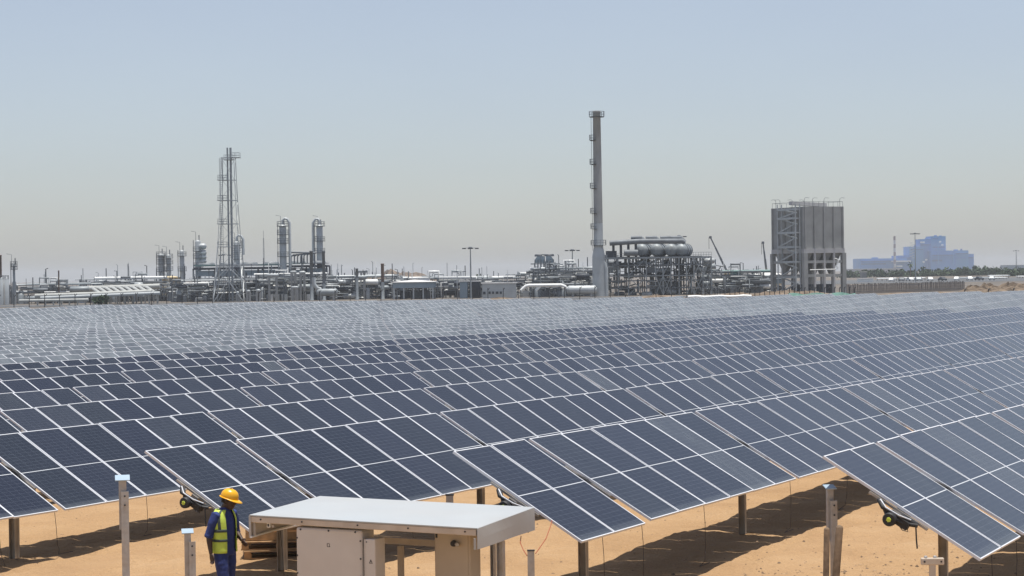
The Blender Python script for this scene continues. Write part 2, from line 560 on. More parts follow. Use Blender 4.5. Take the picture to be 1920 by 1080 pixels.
def tracker_row(k):
    global ME_POST
    rnd = random.Random(100 + k)
    p = row_p(k)
    t0 = {0: 24.07, 1: 24.77}.get(k, 24.8)
    tend = min(252, (243 - .437 * p) / .9) + rnd.uniform(-1, 1)
    tables = []
    t = t0
    n = 2
    first = True
    while t < tend:
        L = n * MP
        tables.append((t, t + L, n))
        t += L + 0.17
        n = {2: 6}.get(n, 8) if first or len(tables) == 1 else 8
        first = False
    base = N * p + U * t0
    vis = []
    for (a, b, n) in tables:
        q = [px_of(N * p + U * s) for s in (a, b)]
        if max(q) < -230 or min(q) > 2130: continue
        vis.append((a, b, n))
    if not vis: return
    a0 = N * (p - 0.97) + U * vis[0][0]
    root = thing('solar_tracker_row',
                 ROW_LABEL.get(k, f"{ordinal(k)} solar tracker row from the front, {'dark clean' if k < 9 else 'pale dusty'} panels"),
                 'solar panels', (a0.x, a0.y, gz(a0.x, a0.y)), 'parallel rows of tilted solar panels')
    inv = -root.location
    tubes = MB()
    brk = MB()
    prev_hub = None
    th0 = R(31) + R(rnd.uniform(-.8, .8))
    for i, (a, b, n) in enumerate(vis):
        th = th0 + R(rnd.uniform(-.5, .5))
        A, B = N * p + U * a, N * p + U * b
        za, zb = [H - float(top_drop([(q.x, q.y)])[0]) if q.y < 210 else gz(q.x, q.y) + 2.25 for q in (A, B)]
        za += rnd.uniform(-.012, .012)
        A.z, B.z = za, zb
        ax = (B - A).normalized()
        up = (N * math.cos(th) + Vector((0, 0, math.sin(th))))
        up = (up - ax * up.dot(ax)).normalized()
        nr = ax.cross(up)
        rot = Matrix((ax, up, nr)).transposed().to_4x4()
        mid_y = (A.y + B.y) / 2
        near = k < 6 and mid_y < 75
        for j in range(n):
            c = A + ax * (MP * (j + 0.5)) - up * (PL / 2)
            if not -200 < px_of(c) < 2110: continue
            o = bpy.data.objects.new('solar_panel', ME_GLASS if near else ME_FAR)
            COL.objects.link(o)
            o.parent = root
            tw = Matrix.Rotation(R(rnd.uniform(-.5, .5)), 4, 'X') @ Matrix.Rotation(R(rnd.uniform(-.3, .3)), 4, 'Y')
            o.matrix_local = Matrix.Translation(c + inv + nr * rnd.uniform(0, .006)) @ rot @ tw
            d = 0.012 + 0.04 * rnd.random() ** 2
            if k >= 9 or c.y > 165: d = 0.20 + 0.12 * rnd.random()
            if c.y > 165: d = 0.27 + 0.12 * rnd.random()  # far panels paler still: dust plus sky sheen put into the colour
            elif k >= 9: pass
            elif rnd.random() < 0.015: d = 0.11
            o.color = (d, d, d, 1)
            if near:
                f = bpy.data.objects.new('panel_frame', ME_FRAME)
                COL.objects.link(f)
                f.parent = o
        # square torque tube just under the panels
        off = -up * (PL / 2) - nr * 0.13
        e0 = A + off - ax * (0.05 if i == 0 and a == t0 else 0.10)
        e1 = B + off + ax * 0.09
        tubes.bar(e0, e1, 0.12, 0.12, up=nr)
        if mid_y < 80:
            for j in range(n + 1):
                c = A + ax * (MP * j) + off
                brk.bar(c + nr * .075 - up * .42, c + nr * .075 + up * .42, 0.05, 0.03, up=nr)
        # post and bearing stand in the gap after this table
        hub = B + off + ax * 0.085
        if hub.y < 130:
            g = gz(hub.x, hub.y) - 0.3
            if hub.y < 95:
                if ME_POST is None:
                    pm = MB()
                    pm.box((0, 0.055, -0.6), (0.15, 0.008, 1.0))
                    pm.box((0, -0.055, -0.6), (0.15, 0.008, 1.0))
                    pm.box((0, 0, -0.6), (0.008, 0.102, 1.0))
                    ME_POST = bpy.data.meshes.new('post')
                    ME_POST.from_pydata([(x, y, z + 0.1) for x, y, z in pm.v], [], pm.f)
                    ME_POST.materials.append(M['post_steel'])
                po = bpy.data.objects.new('post', ME_POST)
                COL.objects.link(po)
                po.parent = root
                po.location = Vector((hub.x, hub.y, hub.z - .02)) + inv
                po.scale = (1, 1, hub.z - .02 - g)
                po.rotation_euler = (0, 0, AL + R(8))
            bearings = MB()
            bearings.lathe(hub - ax * .04, [(0.15, 0), (0.15, .08)], 12, axis=ax)
            bearings.bar(hub - nr * .02 - Vector((0, 0, .3)), hub, .13, .10)
            if hub.y < 60:
                bearings.tube([hub + nr * .10 + up * .25 - ax * .02, hub + nr * .13 + up * .05 + ax * .03, hub + nr * .08 - up * .3, hub + nr * .05 - up * .6], .022, 6)
            bearings.build('bearing', M['black'], root)
    tubes.build('torque_tube', M['steel'], root)
    if brk.v: brk.build('clamp_rail', M['steel'], root, 'stuff')
    # the black end cap with its wiring, hanging from the end of the first tables
    if k < 3:
        a, b, n = vis[0]
        A = N * p + U * a
        A.z = H - float(top_drop([(A.x, A.y)])[0])
        up = N * math.cos(th0) + Vector((0, 0, math.sin(th0)))
        nr = U.cross(up)
        c = A - up * (PL / 2) - nr * 0.15 - U * 0.17
        cap = MB().lathe(c - U * .02, [(0.072, 0), (0.084, .015), (0.084, .075), (0.072, .09)], 18, axis=-U).build('end_cap', M['black'], root)
        hubm = MB().lathe(c - U * .112, [(0.028, 0), (0.024, .008)], 10, axis=-U)
        for q in range(3):
            ang = q * math.pi / 3 + .3
            d = (up * math.cos(ang) + nr * math.sin(ang)) * .03
            hubm.bar(c - U * .118 - d, c - U * .118 + d, .012, .012)
        hubm.build('cap_hub', M['lime'], cap)
        g = Vector((0, 0, -1))
        w = MB()
        w.tube([c + up * .26 + nr * .09 + U * .10, c + up * .16 + nr * .07 - U * .02, c + up * .02 + nr * .06 + U * .03, c - up * .16 + nr * .07 + U * .07, c - up * .28 + nr * .08 + U * .14], .028, 7)
        w.tube([c + up * .22 + nr * .09 + U * .1, c + up * .08 + nr * .02, c - up * .14 + nr * .02 + U * .02, c - up * .30 + nr * .08 + U * .1], .026, 7)
        w.box(c + U * .06 - up * .12 + nr * .02, (.12, .2, .1), Matrix((U, up, nr)).transposed())
        w.tube([c - up * .30 + nr * .09, c - up * .36 + g * .06, c - up * .37 + g * .16], .010, 5)
        w.tube([c - up * .05 + U * .02, c - up * .16 + g * .05, c - up * .24 + g * .03, c - up * .22 - g * .05], .006, 5)
        w.build('wiring', M['black'], root)
        gw = MB()
        gw.tube([c + up * .24 + nr * .12 + U * .05, c + up * .12 + nr * .09 - U * .03, c - up * .06 + nr * .09 - U * .01, c - up * .20 + nr * .10 + U * .08], .010, 6)
        gw.build('grey_cable', M['alu'], root)
    # loose string cables drooping under the lower edge
    if k < 4:
        for (a, b, n) in vis[:3]:
            for s in (0.34, 0.97):
                q = N * p + U * (a + (b - a) * s)
                q.z = H - float(top_drop([(q.x, q.y)])[0])
                e = q - (N * math.cos(th0) + Vector((0, 0, math.sin(th0)))) * (PL - .06) - Vector((0, 0, .05))
                gg = gz(e.x, e.y)
                sw = rnd.uniform(.1, .35)
                cb = MB()
                cb.tube([e, e + U * sw * .2 - Vector((0, 0, .3)), e + U * sw * .5 + N * .03 - Vector((0, 0, .6)), e + U * sw * 1.1 + N * .1 - Vector((0, 0, max(.65, e.z - gg - .15))),
                         Vector((e.x, e.y, gg + .02)) + U * sw * 2.2 + N * .3, Vector((e.x, e.y, gg + .02)) + U * sw * 4 + N * .3], .0045, 5)
                cb.build('string_cable', M['black'], root)
M['lime'] = mat('lime plastic', (0.62, 0.72, 0.10), 0.4, 0, 0.1, 8)
for k in range(29): tracker_row(k)

# ------------------------------------------------------------------ refinery behind the field
M['grey'] = mat('grey plant paint', (0.27, 0.30, 0.315), 0.5, 0.1, 0.18, .6)
M['pale'] = mat('pale cladding', (0.42, 0.45, 0.46), 0.45, 0.1, 0.12, .5)
M['white'] = mat('white paint', (0.78, 0.79, 0.77), 0.45, 0, 0.08, .7)
M['offwhite'] = mat('weathered white pipe paint', (0.40, 0.41, 0.39), 0.5, 0, 0.15, .6)
M['dark'] = mat('dark structural steel', (0.045, 0.055, 0.07), 0.6, 0.1, 0.3, .8)
M['mid'] = mat('weathered structural steel', (0.15, 0.168, 0.185), 0.6, 0.1, 0.25, .8)
M['concrete'] = mat('raw concrete', (0.33, 0.335, 0.325), 0.9, 0, 0.16, .35)
M['concrete_pale'] = mat('pale concrete', (0.46, 0.455, 0.45), 0.9, 0, 0.12, .4)
M['tan'] = mat('tan paint', (0.58, 0.48, 0.30), 0.6, 0, 0.1, .5)
M['brown'] = mat('rusty brown steel', (0.14, 0.10, 0.085), 0.8, 0.1, 0.3, .7)
M['roof'] = mat('white sheet roof', (0.74, 0.73, 0.70), 0.5, 0, 0.06, .5)
M['bluegrey'] = mat('blue grey cladding', (0.24, 0.31, 0.36), 0.6, 0, 0.1, .4)
M['blue'] = mat('blue cladding', (0.02, 0.20, 0.54), 0.6, 0, 0.15, .03)
M['blue2'] = mat('pale blue cladding', (0.04, 0.26, 0.55), 0.6, 0, 0.12, .03)
M['teal'] = mat('teal paint', (0.16, 0.27, 0.26), 0.6, 0, 0.15, .5)
M['window'] = mat('dark window glass', (0.03, 0.04, 0.06), 0.15, 0, 0.2, .5)
M['maroon'] = mat('faded red band', (0.16, 0.09, 0.11), 0.6, 0, 0.1, .1)
M['fade'] = mat('faded white band', (0.42, 0.43, 0.46), 0.6, 0, 0.1, .1)
M['red'] = mat('red paint', (0.45, 0.06, 0.05), 0.5, 0, 0.1, .5)
M['leaf'] = mat('dark green leaves', (0.045, 0.075, 0.035), 0.8, 0, 0.45, .8)
M['bark'] = mat('tree bark', (0.16, 0.12, 0.08), 0.9, 0, 0.3, 3)
M['earth'] = mat('heaped earth', (0.20, 0.15, 0.105), 0.95, 0, 0.35, .5, bump=.5)
M['tarp'] = mat('green sheeting', (0.03, 0.14, 0.11), 0.6, 0, 0.3, .5)
M['asphalt'] = mat('worn asphalt', (0.095, 0.10, 0.105), 0.9, 0, 0.15, .1)

YP = 450.0
def grd(P): return Vector((P.x, P.y, gz(P.x, P.y)))
def down(P, extra=.25): return Vector((P.x, P.y, gz(P.x, P.y) - extra))
rc = random.Random(5)

# gravel service road between fence and plant
def strip(name, m, Y0, Y1, x0, x1, lift):
    mb = MB()
    n = 60
    vs = []
    for i in range(n + 1):
        x = x0 + (x1 - x0) * i / n
        for Y in (Y0, Y1): vs.append((x, Y, gz(x, Y) + lift))
    mb.add(vs, [(2 * i, 2 * i + 2, 2 * i + 3, 2 * i + 1) for i in range(n)])
    return mb.build(name, m, None, 'structure')
strip('service_road', M['asphalt'], 407, 432, -170, 60, .05)

def column(label, x, yt, w, Y=YP, platforms=(), pipe=None, m='grey', name='process_column', lean=0, skirt=0, top='dome', cat='process column'):
    """tall upright vessel: shell, ring platforms, ladder, overhead pipe"""
    T = at(x, yt, Y)
    r = w / 2 * Y / F
    B = down(T)
    root = thing(name, label, cat, grd(T))
    h = T.z - B.z
    mb = MB()
    prof = [(r, 0), (r, h - r * .7)]
    if skirt: prof = [(r * 1.5, 0), (r * 1.5, h * skirt), (r, h * skirt + r * 1.2), (r, h - r * .7)]
    prof += [(r * .85, h - r * .3), (r * .5, h - r * .06), (r * .12, h)] if top == 'dome' else [(r, h)]
    mb.lathe(B, prof, 16)
    mb.build('shell', M[m], root)
    for yy in platforms:
        z = at(x, yy, Y).z
        pl = MB().lathe((B.x, B.y, z - .08), [(r + .55, 0), (r + .55, .12)], 14)
        for a in range(10):
            t = a * math.pi / 5
            p = Vector((B.x + math.cos(t) * (r + .5), B.y + math.sin(t) * (r + .5), z))
            pl.bar(p, p + Vector((0, 0, 1.1)), .06)
        for hh in (.6, 1.1):
            ring = [(B.x + math.cos(t * math.pi / 8) * (r + .5), B.y + math.sin(t * math.pi / 8) * (r + .5), z + hh) for t in range(17)]
            pl.tube(ring, .035, 4, cap=False)
        pl.build('platform', M['mid'], root)
    ld = MB()
    lx, ly = B.x - r - .35, B.y - .3
    for s in (-.25, .25): ld.bar((lx, ly + s, B.z), (lx, ly + s, T.z), .07)
    k = int(h / .9)
    for i in range(k): ld.bar((lx, ly - .25, B.z + i * .9), (lx, ly + .25, B.z + i * .9), .06)
    ld.build('ladder', M['mid'], root)
    if pipe:
        s, z1y = pipe                       # side, and where the pipe comes down to
        pr = .32
        xo = B.x + s * (r + .8)
        pz = T.z + .9
        mb = MB().tube([(B.x, B.y, T.z - .4), (B.x, B.y, pz), (B.x + s * .4, B.y, pz + .5), (xo - s * .5, B.y, pz + .35), (xo, B.y, pz - .5), (xo, B.y, at(x, z1y, Y).z)], pr, 8)
        mb.build('overhead_pipe', M[m], root)
    v = MB()
    v.tube([(B.x + .3, B.y, T.z - .3), (B.x + .3, B.y, T.z + 1.2)], .12, 6)
    v.tube([(B.x - .5, B.y, T.z - .6), (B.x - .5, B.y, T.z + 2.0), (B.x - 1.6, B.y, T.z + 2.2)], .06, 5)
    v.build('vent_pipe', M['mid'], root)
    return root

def stack(label, x, yt, w, Y=YP, m='brown', base=None, name='exhaust_stack'):
    T = at(x, yt, Y)
    B = down(T)
    r = w / 2 * Y / F
    root = thing(name, label, 'stack', grd(T))
    h = T.z - B.z
    hb = h * (base or .55)
    MB().lathe((B.x, B.y, B.z + hb), [(r, 0), (r, h - hb - .3), (r * 1.12, h - hb - .3), (r * 1.12, h - hb), (r * .8, h - hb)], 14).build('flue', M[m], root)
    MB().lathe(B, [(r * 1.35, 0), (r * 1.35, .5), (r * 1.08, .6), (r * 1.08, hb)], 14).build('stack_base', M['grey'], root)
    return root

def vessel(label, x0, x1, y, d, Y=YP, m='pale', name='horizontal_vessel', yaw=0, saddle=True, group=None):
    a, b = at(x0, y, Y), at(x1, y, Y)
    c = (a + b) / 2
    L = (b - a).length
    ax = Vector((math.cos(yaw), math.sin(yaw), 0))
    r = d / 2 * Y / F
    root = thing(name, label, 'pressure vessel', grd(c), group)
    prof = [(r * .05, -L / 2), (r * .55, -L / 2 + r * .1), (r * .88, -L / 2 + r * .35), (r, -L / 2 + r * .7), (r, L / 2 - r * .7), (r * .88, L / 2 - r * .35), (r * .55, L / 2 - r * .1), (r * .05, L / 2)]
    MB().lathe(c, prof, 16, axis=ax).build('shell', M[m], root)
    if saddle:
        side = Vector((-ax.y, ax.x, 0))
        for s in (-.3, .3):
            p = c + ax * (L * s)
            sd = MB()
            g = gz(p.x, p.y) - .2
            sd.box((p.x, p.y, (g + c.z - r * .6) / 2), (.5, r * 1.3, c.z - r * .6 - g), Matrix.Rotation(yaw, 3, 'Z'))
            sd.build('saddle', M['concrete'], root)
        nz = MB()
        for s in (-.22, .05, .3): nz.lathe(c + ax * (L * s) + Vector((0, 0, r * .9)), [(.18, 0), (.18, .5), (.28, .5), (.28, .6)], 8)
        nz.build('nozzle', M['mid'], root)
    return root

def rack(label, x0, x1, levels, Y=YP, depth=7, npipe=4, seed=0, clutter=40, fm='mid', step=9.0, pipe_mats=('pale', 'grey', 'white', 'mid')):
    """pipe rack: frame of posts and beams, long pipes on every level, dense pipework below"""
    r = random.Random(seed)
    A, B = at(x0, levels[0], Y), at(x1, levels[0], Y)
    root = thing('pipe_rack', label, 'pipe rack', grd((A + B) / 2))
    fr = MB()
    n = max(2, int((B.x - A.x) / step) + 1)
    xs = [A.x + (B.x - A.x) * i / (n - 1) for i in range(n)]
    def zl(yy, x):                       # the levels follow the photograph's slight slope
        f_ = (x - A.x) / max(1e-6, B.x - A.x)
        return at(x0 + (x1 - x0) * f_, yy, Y).z
    lv = [zl(l, (A.x + B.x) / 2) for l in levels]
    for x in xs:
        g = gz(x, Y) - .2
        for yy in (Y, Y + depth):
            fr.bar((x, yy, g), (x, yy, lv[0] + .2), .28)
        for z in lv: fr.bar((x, Y - .4, z - .25), (x, Y + depth + .4, z - .25), .22)
    for z in lv:
        for yy in (Y, Y + depth): fr.bar((xs[0], yy, z - .55), (xs[-1], yy, z - .55), .18)
    for i in range(0, n - 1, 3):
        g = gz(xs[i], Y)
        fr.bar((xs[i], Y, g), (xs[i + 1], Y, lv[-1] - .5), .14)
        fr.bar((xs[i + 1], Y, g), (xs[i], Y, lv[-1] - .5), .14)
    fr.build('frame', M[fm], root, 'stuff')
    for z in lv:
        for j in range(npipe):
            rr = r.choice((.12, .16, .2, .28, .36))
            yy = Y + depth * (j + .3) / npipe
            a = xs[0] + r.uniform(-2, (B.x - A.x) * .25)
            b = xs[-1] - r.uniform(-2, (B.x - A.x) * .25)
            pts = [(a, yy, z + rr)]
            if r.random() < .6:          # expansion loop or drop
                q = a + (b - a) * r.uniform(.3, .7)
                hgt = r.uniform(.8, 1.8)
                pts += [(q, yy, z + rr), (q, yy, z + rr + hgt), (q + 2.2, yy, z + rr + hgt), (q + 2.2, yy, z + rr)]
            pts.append((b, yy, z + rr))
            if r.random() < .5: pts.append((b, yy, z - r.uniform(1, 3)))
            MB().tube(pts, rr, 7).build('pipe', M[r.choice(pipe_mats)], root)
    # dense small pipework, valves and little exchangers
    mats = [M['mid'], M['grey'], M['pale'], M['dark'], M['white']]
    pw = MB()
    top = lv[0]
    for i in range(clutter):
        x = r.uniform(xs[0], xs[-1])
        yy = Y + r.uniform(-2, depth + 4)
        g = gz(x, yy)
        z = r.uniform(g + .3, top - .2)
        mi = r.choice((0, 0, 0, 1, 1, 2, 3, 3, 4))
        t = r.random()
        if r.random() < .14:
            hv_ = top + r.choice((.6, 1, 1.6, 2.4, 3.4)) * r.uniform(.6, 1.2)
            pw.tube([(x, yy, top - 1), (x, yy, hv_)] + ([(x + r.uniform(-.8, .8), yy, hv_ + .15)] if r.random() < .5 else []), r.uniform(.05, .13), 5, mi)
        if t < .3:
            pw.tube([(x, yy, g - .1), (x, yy, z), (x + r.choice((-1, 1)) * r.uniform(.6, 3), yy, z)], r.uniform(.06, .16), 5, mi)
        elif t < .55:
            L = r.uniform(1.5, 6)
            pw.tube([(x, yy, z), (x + L, yy, z), (x + L, yy, z + r.uniform(-1, 1))], r.uniform(.07, .2), 5, mi)
        elif t < .7:
            rr = r.uniform(.3, .7)
            L = r.uniform(2, 5)
            pw.lathe((x, yy, min(z, top - 1)), [(rr * .5, 0), (rr, .2), (rr, L - .2), (rr * .5, L)], 9, mi, axis=(1, 0, 0))
        elif t < .8:
            rr = r.uniform(.3, .8)
            L = r.uniform(1.5, 4)
            pw.lathe((x, yy, g), [(rr, 0), (rr, L - .3), (rr * .5, L)], 9, mi)
        elif t < .9:
            pw.box((x, yy, (g + z) / 2), (.12, .12, z - g), None, 0)
            pw.box((x + 1, yy, z), (2.4, .9, .1), None, 0)
            for q in (0, 1, 2): pw.bar((x + q, yy - .4, z), (x + q, yy - .4, z + 1), .05, mi=0)
            pw.bar((x - .1, yy - .4, z + 1), (x + 2.2, yy - .4, z + 1), .05, mi=0)
        else:
            pw.box((x, yy, g + .7), (r.uniform(.8, 2), r.uniform(.6, 1.4), 1.5), None, mi)
    if pw.v: pw.build('pipework', mats, root, 'stuff')
    return root

# --- far left
stack('brown stack cut by the left edge of the photo', 0, 478, 6, m='brown')
for xx, lb in ((3, 'pale cone topped tank at the left edge'), (12.5, 'pale cone topped tank just right of the left edge tank')):
    T = at(xx, 524, YP - 4)
    t = thing('storage_tank', lb, 'tank', grd(T), 'twin cone topped tanks')
    r_ = 4.3 * (YP - 4) / F
    b_ = down(T)
    hh = T.z - b_.z
    MB().lathe(b_, [(r_, 0), (r_, hh), (r_ * .25, hh + .45)], 18).build('shell', M['pale'], t)
    top = MB()
    for q in range(8): top.bar((T.x + math.cos(q * .785) * r_ * .9, T.y + math.sin(q * .785) * r_ * .9, T.z), (T.x + math.cos(q * .785) * r_ * .9, T.y + math.sin(q * .785) * r_ * .9, T.z + .9), .06)
    top.tube([(T.x + math.cos(q * .393) * r_ * .9, T.y + math.sin(q * .393) * r_ * .9, T.z + .9) for q in range(17)], .04, 4, cap=False)
    top.build('top_rail', M['mid'], t)
column('stubby grey column with a stepped base at the far left of the plant', 26, 494, 4.6, platforms=(505, 499), skirt=.55, m='grey')
stack('thin dark stack in front of the pipes at far left', 110, 507, 2.6, base=.2)
rack('low pipe rack on the far left between the cone tanks and the thin dark stack', 18, 176, (535, 543, 550), Y=YP + 12, npipe=5, seed=1, clutter=120)
rack('pipe rack behind the white pipe bundle, left of the tan tank', 150, 320, (524, 532, 545), Y=YP + 25, npipe=4, seed=2, clutter=170)
# the white bundle of big sloping pipes
t = thing('pipe_bundle', 'bundle of fat white pipes lying left of the flare tower', 'pipe bundle', grd(at(230, 555, 430)), None)
for i in range(9):
    x0 = 170 + i * 12.5
    a, b = at(x0, 541.5 - i * .35, 444), at(x0 + 20, 552 - i * .4, 424)
    MB().tube([a, a + (b - a) * .1 + Vector((.3, 0, .1)), b], .40, 9).build('pipe', M['offwhite'], t)
MB().tube([at(168, 541, 445), at(300, 536.5, 445)], .62, 10).build('header', M['offwhite'], t)
MB().tube([at(66, 555.5, 423), at(170, 552, 423), at(285, 547, 423)], .55, 10).build('header', M['offwhite'], t)
MB().tube([at(76, 559, 421), at(300, 549.5, 421)], .35, 8).build('header', M['pale'], t)
MB().tube([at(36, 564, 418), at(166, 562, 418)], .3, 8).build('header', M['offwhite'], t)
sup = MB()
for i in range(16):
    p = at(70 + i * 15, 556, 426)
    sup.bar(down(p), p, .3)
    p = at(176 + i * 8, 541, 446)
    sup.bar(down(p), p, .25)
sup.build('support', M['concrete'], t, 'stuff')

def foliage(mb, c, rx, rz, n, size, seed):
    r = random.Random(seed)
    for i in range(n):
        while True:
            d = Vector((r.uniform(-1, 1), r.uniform(-1, 1), r.uniform(-1, 1)))
            if .2 < d.length < 1: break
        k = 1 + .35 * math.sin(3.1 * d.x + seed) * math.cos(4.3 * d.z + seed * 2) + r.uniform(-.12, .12)
        p = Vector(c) + Vector((d.x * rx * k, d.y * rx * k, d.z * rz * k))
        e = Euler((r.uniform(0, 6.3), r.uniform(0, 6.3), r.uniform(0, 6.3))).to_matrix()
        s = size * r.uniform(.6, 1.4)
        vs = [p + e @ Vector(q) for q in ((-s, -s * .6, 0), (s, -s * .6, s * .2), (s, s * .6, 0), (-s, s * .6, -s * .2))]
        mb.add(vs, [(0, 1, 2, 3)], 0)
def tree(label, x, yt, w, Y, seed, name='tree', group=None, shrub=False):
    T = at(x, yt, Y)
    g = down(T, .1)
    h = T.z - g.z
    rx = w / 2 * Y / F
    root = thing(name, label, 'shrub' if shrub else 'tree', grd(T), group)
    tk = MB()
    ch = h * (.5 if not shrub else .42)
    cz = g.z + h - ch * (1 if not shrub else 1.05)
    tk.tube([g, g + Vector((.1, 0, h * .25)), Vector((g.x - .05, g.y, cz)), Vector((g.x + .1, g.y, cz + ch * .5))], h * .035, 7, r2=h * .012)
    for q in range(5):
        a = q * 1.26 + seed
        tk.tube([(g.x, g.y, cz - ch * .4), (g.x + math.cos(a) * rx * .35, g.y + math.sin(a) * rx * .35, cz), (g.x + math.cos(a) * rx * .7, g.y + math.sin(a) * rx * .7, cz + ch * .35)], h * .014, 5, r2=h * .005)
    tk.build('trunk', M['bark'], root)
    cr = MB()
    r = random.Random(seed)
    foliage(cr, (g.x, g.y, cz), rx * .95, ch * .9, 210, rx * .17, seed)
    for q in range(5):
        a = r.uniform(0, 6.3)
        foliage(cr, (g.x + math.cos(a) * rx * .55, g.y + math.sin(a) * rx * .55, cz + r.uniform(-.4, .6) * ch), rx * .42, ch * .38, 60, rx * .13, seed + q)
    cr.build('crown', M['leaf'], root)
    return root
tree('low dark bush growing in front of the fat white pipes', 188, 553, 30, 412, 3, 'bush', shrub=True)

T = at(321, 518, YP + 60)
t = thing('storage_tank', 'low tan storage tank with a shallow domed roof', 'tank', grd(T))
r_ = 17 * (YP + 60) / F
b_ = down(T)
zt = at(321, 521, YP + 60).z
MB().lathe(b_, [(r_, 0), (r_, zt - b_.z), (r_ + .1, zt - b_.z), (r_ + .1, zt - b_.z + .15)], 26).build('shell', M['tan'], t)
MB().lathe((T.x, T.y, zt + .1), [(r_, 0), (r_ * .6, (T.z - zt) * .7), (r_ * .05, T.z - zt)], 26).build('roof', M['tan'], t)

column('left of the twin ringed columns behind the tan tank', 302, 475, 11, Y=YP + 70, platforms=(487, 495, 509, 480), m='pale')
column('right of the twin ringed columns behind the tan tank', 316, 477, 9, Y=YP + 70, platforms=(484, 495, 507), m='pale')
column('slim column with one top platform left of the flare tower', 341, 469, 9, Y=YP + 60, platforms=(480, 508), m='pale')
t = column('stout column with stacked drums on its right side, left of the flare tower', 371, 450, 11, Y=YP + 40, platforms=(471, 484, 501), m='pale')
for i, (yy, d) in enumerate(((462, 7), (474, 6), (482, 6), (490, 6))):
    p = at(379, yy, YP + 40)
    MB().lathe(p - Vector((1.0, 0, 0)), [(.1, -.2), (.6, 0), (.75, .3), (.75, 1.5), (.6, 1.9), (.1, 2.1)], 12, axis=(1, 0, 0)).build('drum', M['pale'], t)
t = column('grey column half hidden by the flare tower legs', 444, 452, 12, Y=YP + 40, platforms=(460, 474, 486), pipe=(1, 478), m='pale')

# --- flare tower
T = at(428, 277, YP)
t = thing('flare_tower', 'tall lattice flare tower carrying two slim flue pipes', 'flare tower', grd(T))
def ftw(f_): return None
legs_top = [(418, 296), (441, 296)]
gx_ = grd(T)
lv = [(562, 58), (526, 50), (500, 45), (463, 39), (420, 34), (376, 29), (338, 26), (296, 24)]
Zs = [at(430, y, YP).z for y, w in lv]
Zs[0] = gz(T.x, YP) - .2
Ws = [w * YP / F for y, w in lv]
cx = at(430, 420, YP).x
def corner(i, q):
    w = Ws[i] / 2
    a = [(-1, -1), (1, -1), (1, 1), (-1, 1)][q]
    return Vector((cx + a[0] * w, YP + a[1] * w, Zs[i]))
for q in range(4):
    l = MB()
    for i in range(len(lv) - 1): l.bar(corner(i, q), corner(i + 1, q), .20 if i < 3 else .12)
    l.build('leg', M['pale'], t)
for i in range(1, len(lv)):
    rg = MB()
    for q in range(4): rg.bar(corner(i, q), corner(i, (q + 1) % 4), .10)
    rg.build('brace_ring', M['pale'], t)
dg = MB()
for i in range(len(lv) - 1):
    for q in range(4):
        a, b = corner(i, q), corner(i, (q + 1) % 4)
        c, d = corner(i + 1, q), corner(i + 1, (q + 1) % 4)
        if i < 2:
            dg.bar(a, (c + d) / 2, .17)
            dg.bar(b, (c + d) / 2, .17)
        else:
            dg.bar(a, d, .06) if (i + q) % 2 else dg.bar(b, c, .06)
dg.build('diagonal_brace', M['pale'], t, 'stuff')
for dx, yt in ((-3.6, 277), (2.4, 277)):
    p = at(430 + dx, yt, YP)
    MB().tube([(p.x, YP, gz(p.x, YP)), (p.x, YP, p.z)], .25 if dx > 0 else .19, 10).build('flue_pipe', M['grey'], t)
for y, s in ((300, 0), (296, 1), (338, -1), (376, -1), (420, -1), (463, -1)):
    p = at(430 + s * 12, y, YP)
    pl = MB().box((p.x, YP - .4, p.z), (2.2, 2.2, .12))
    for a in (-1, 0, 1):
        for b in (-1, 1): pl.bar((p.x + a, YP - .4 + b, p.z), (p.x + a, YP - .4 + b, p.z + 1.1), .06)
    for b in (-1, 1):
        for hh in (.55, 1.1): pl.bar((p.x - 1, YP - .4 + b, p.z + hh), (p.x + 1, YP - .4 + b, p.z + hh), .06)
    pl.build('platform', M['grey'], t)
ld = MB()
for s in (-.3, .3): ld.bar((cx - 1.6 + s, YP - .8, Zs[0]), (cx - 1.6 + s, YP - .8, Zs[-1]), .08)
for i in range(70): ld.bar((cx - 1.9, YP - .8, Zs[0] + (Zs[-1] - Zs[0]) * i / 70), (cx - 1.3, YP - .8, Zs[0] + (Zs[-1] - Zs[0]) * i / 70), .06)
ld.build('ladder', M['grey'], t)

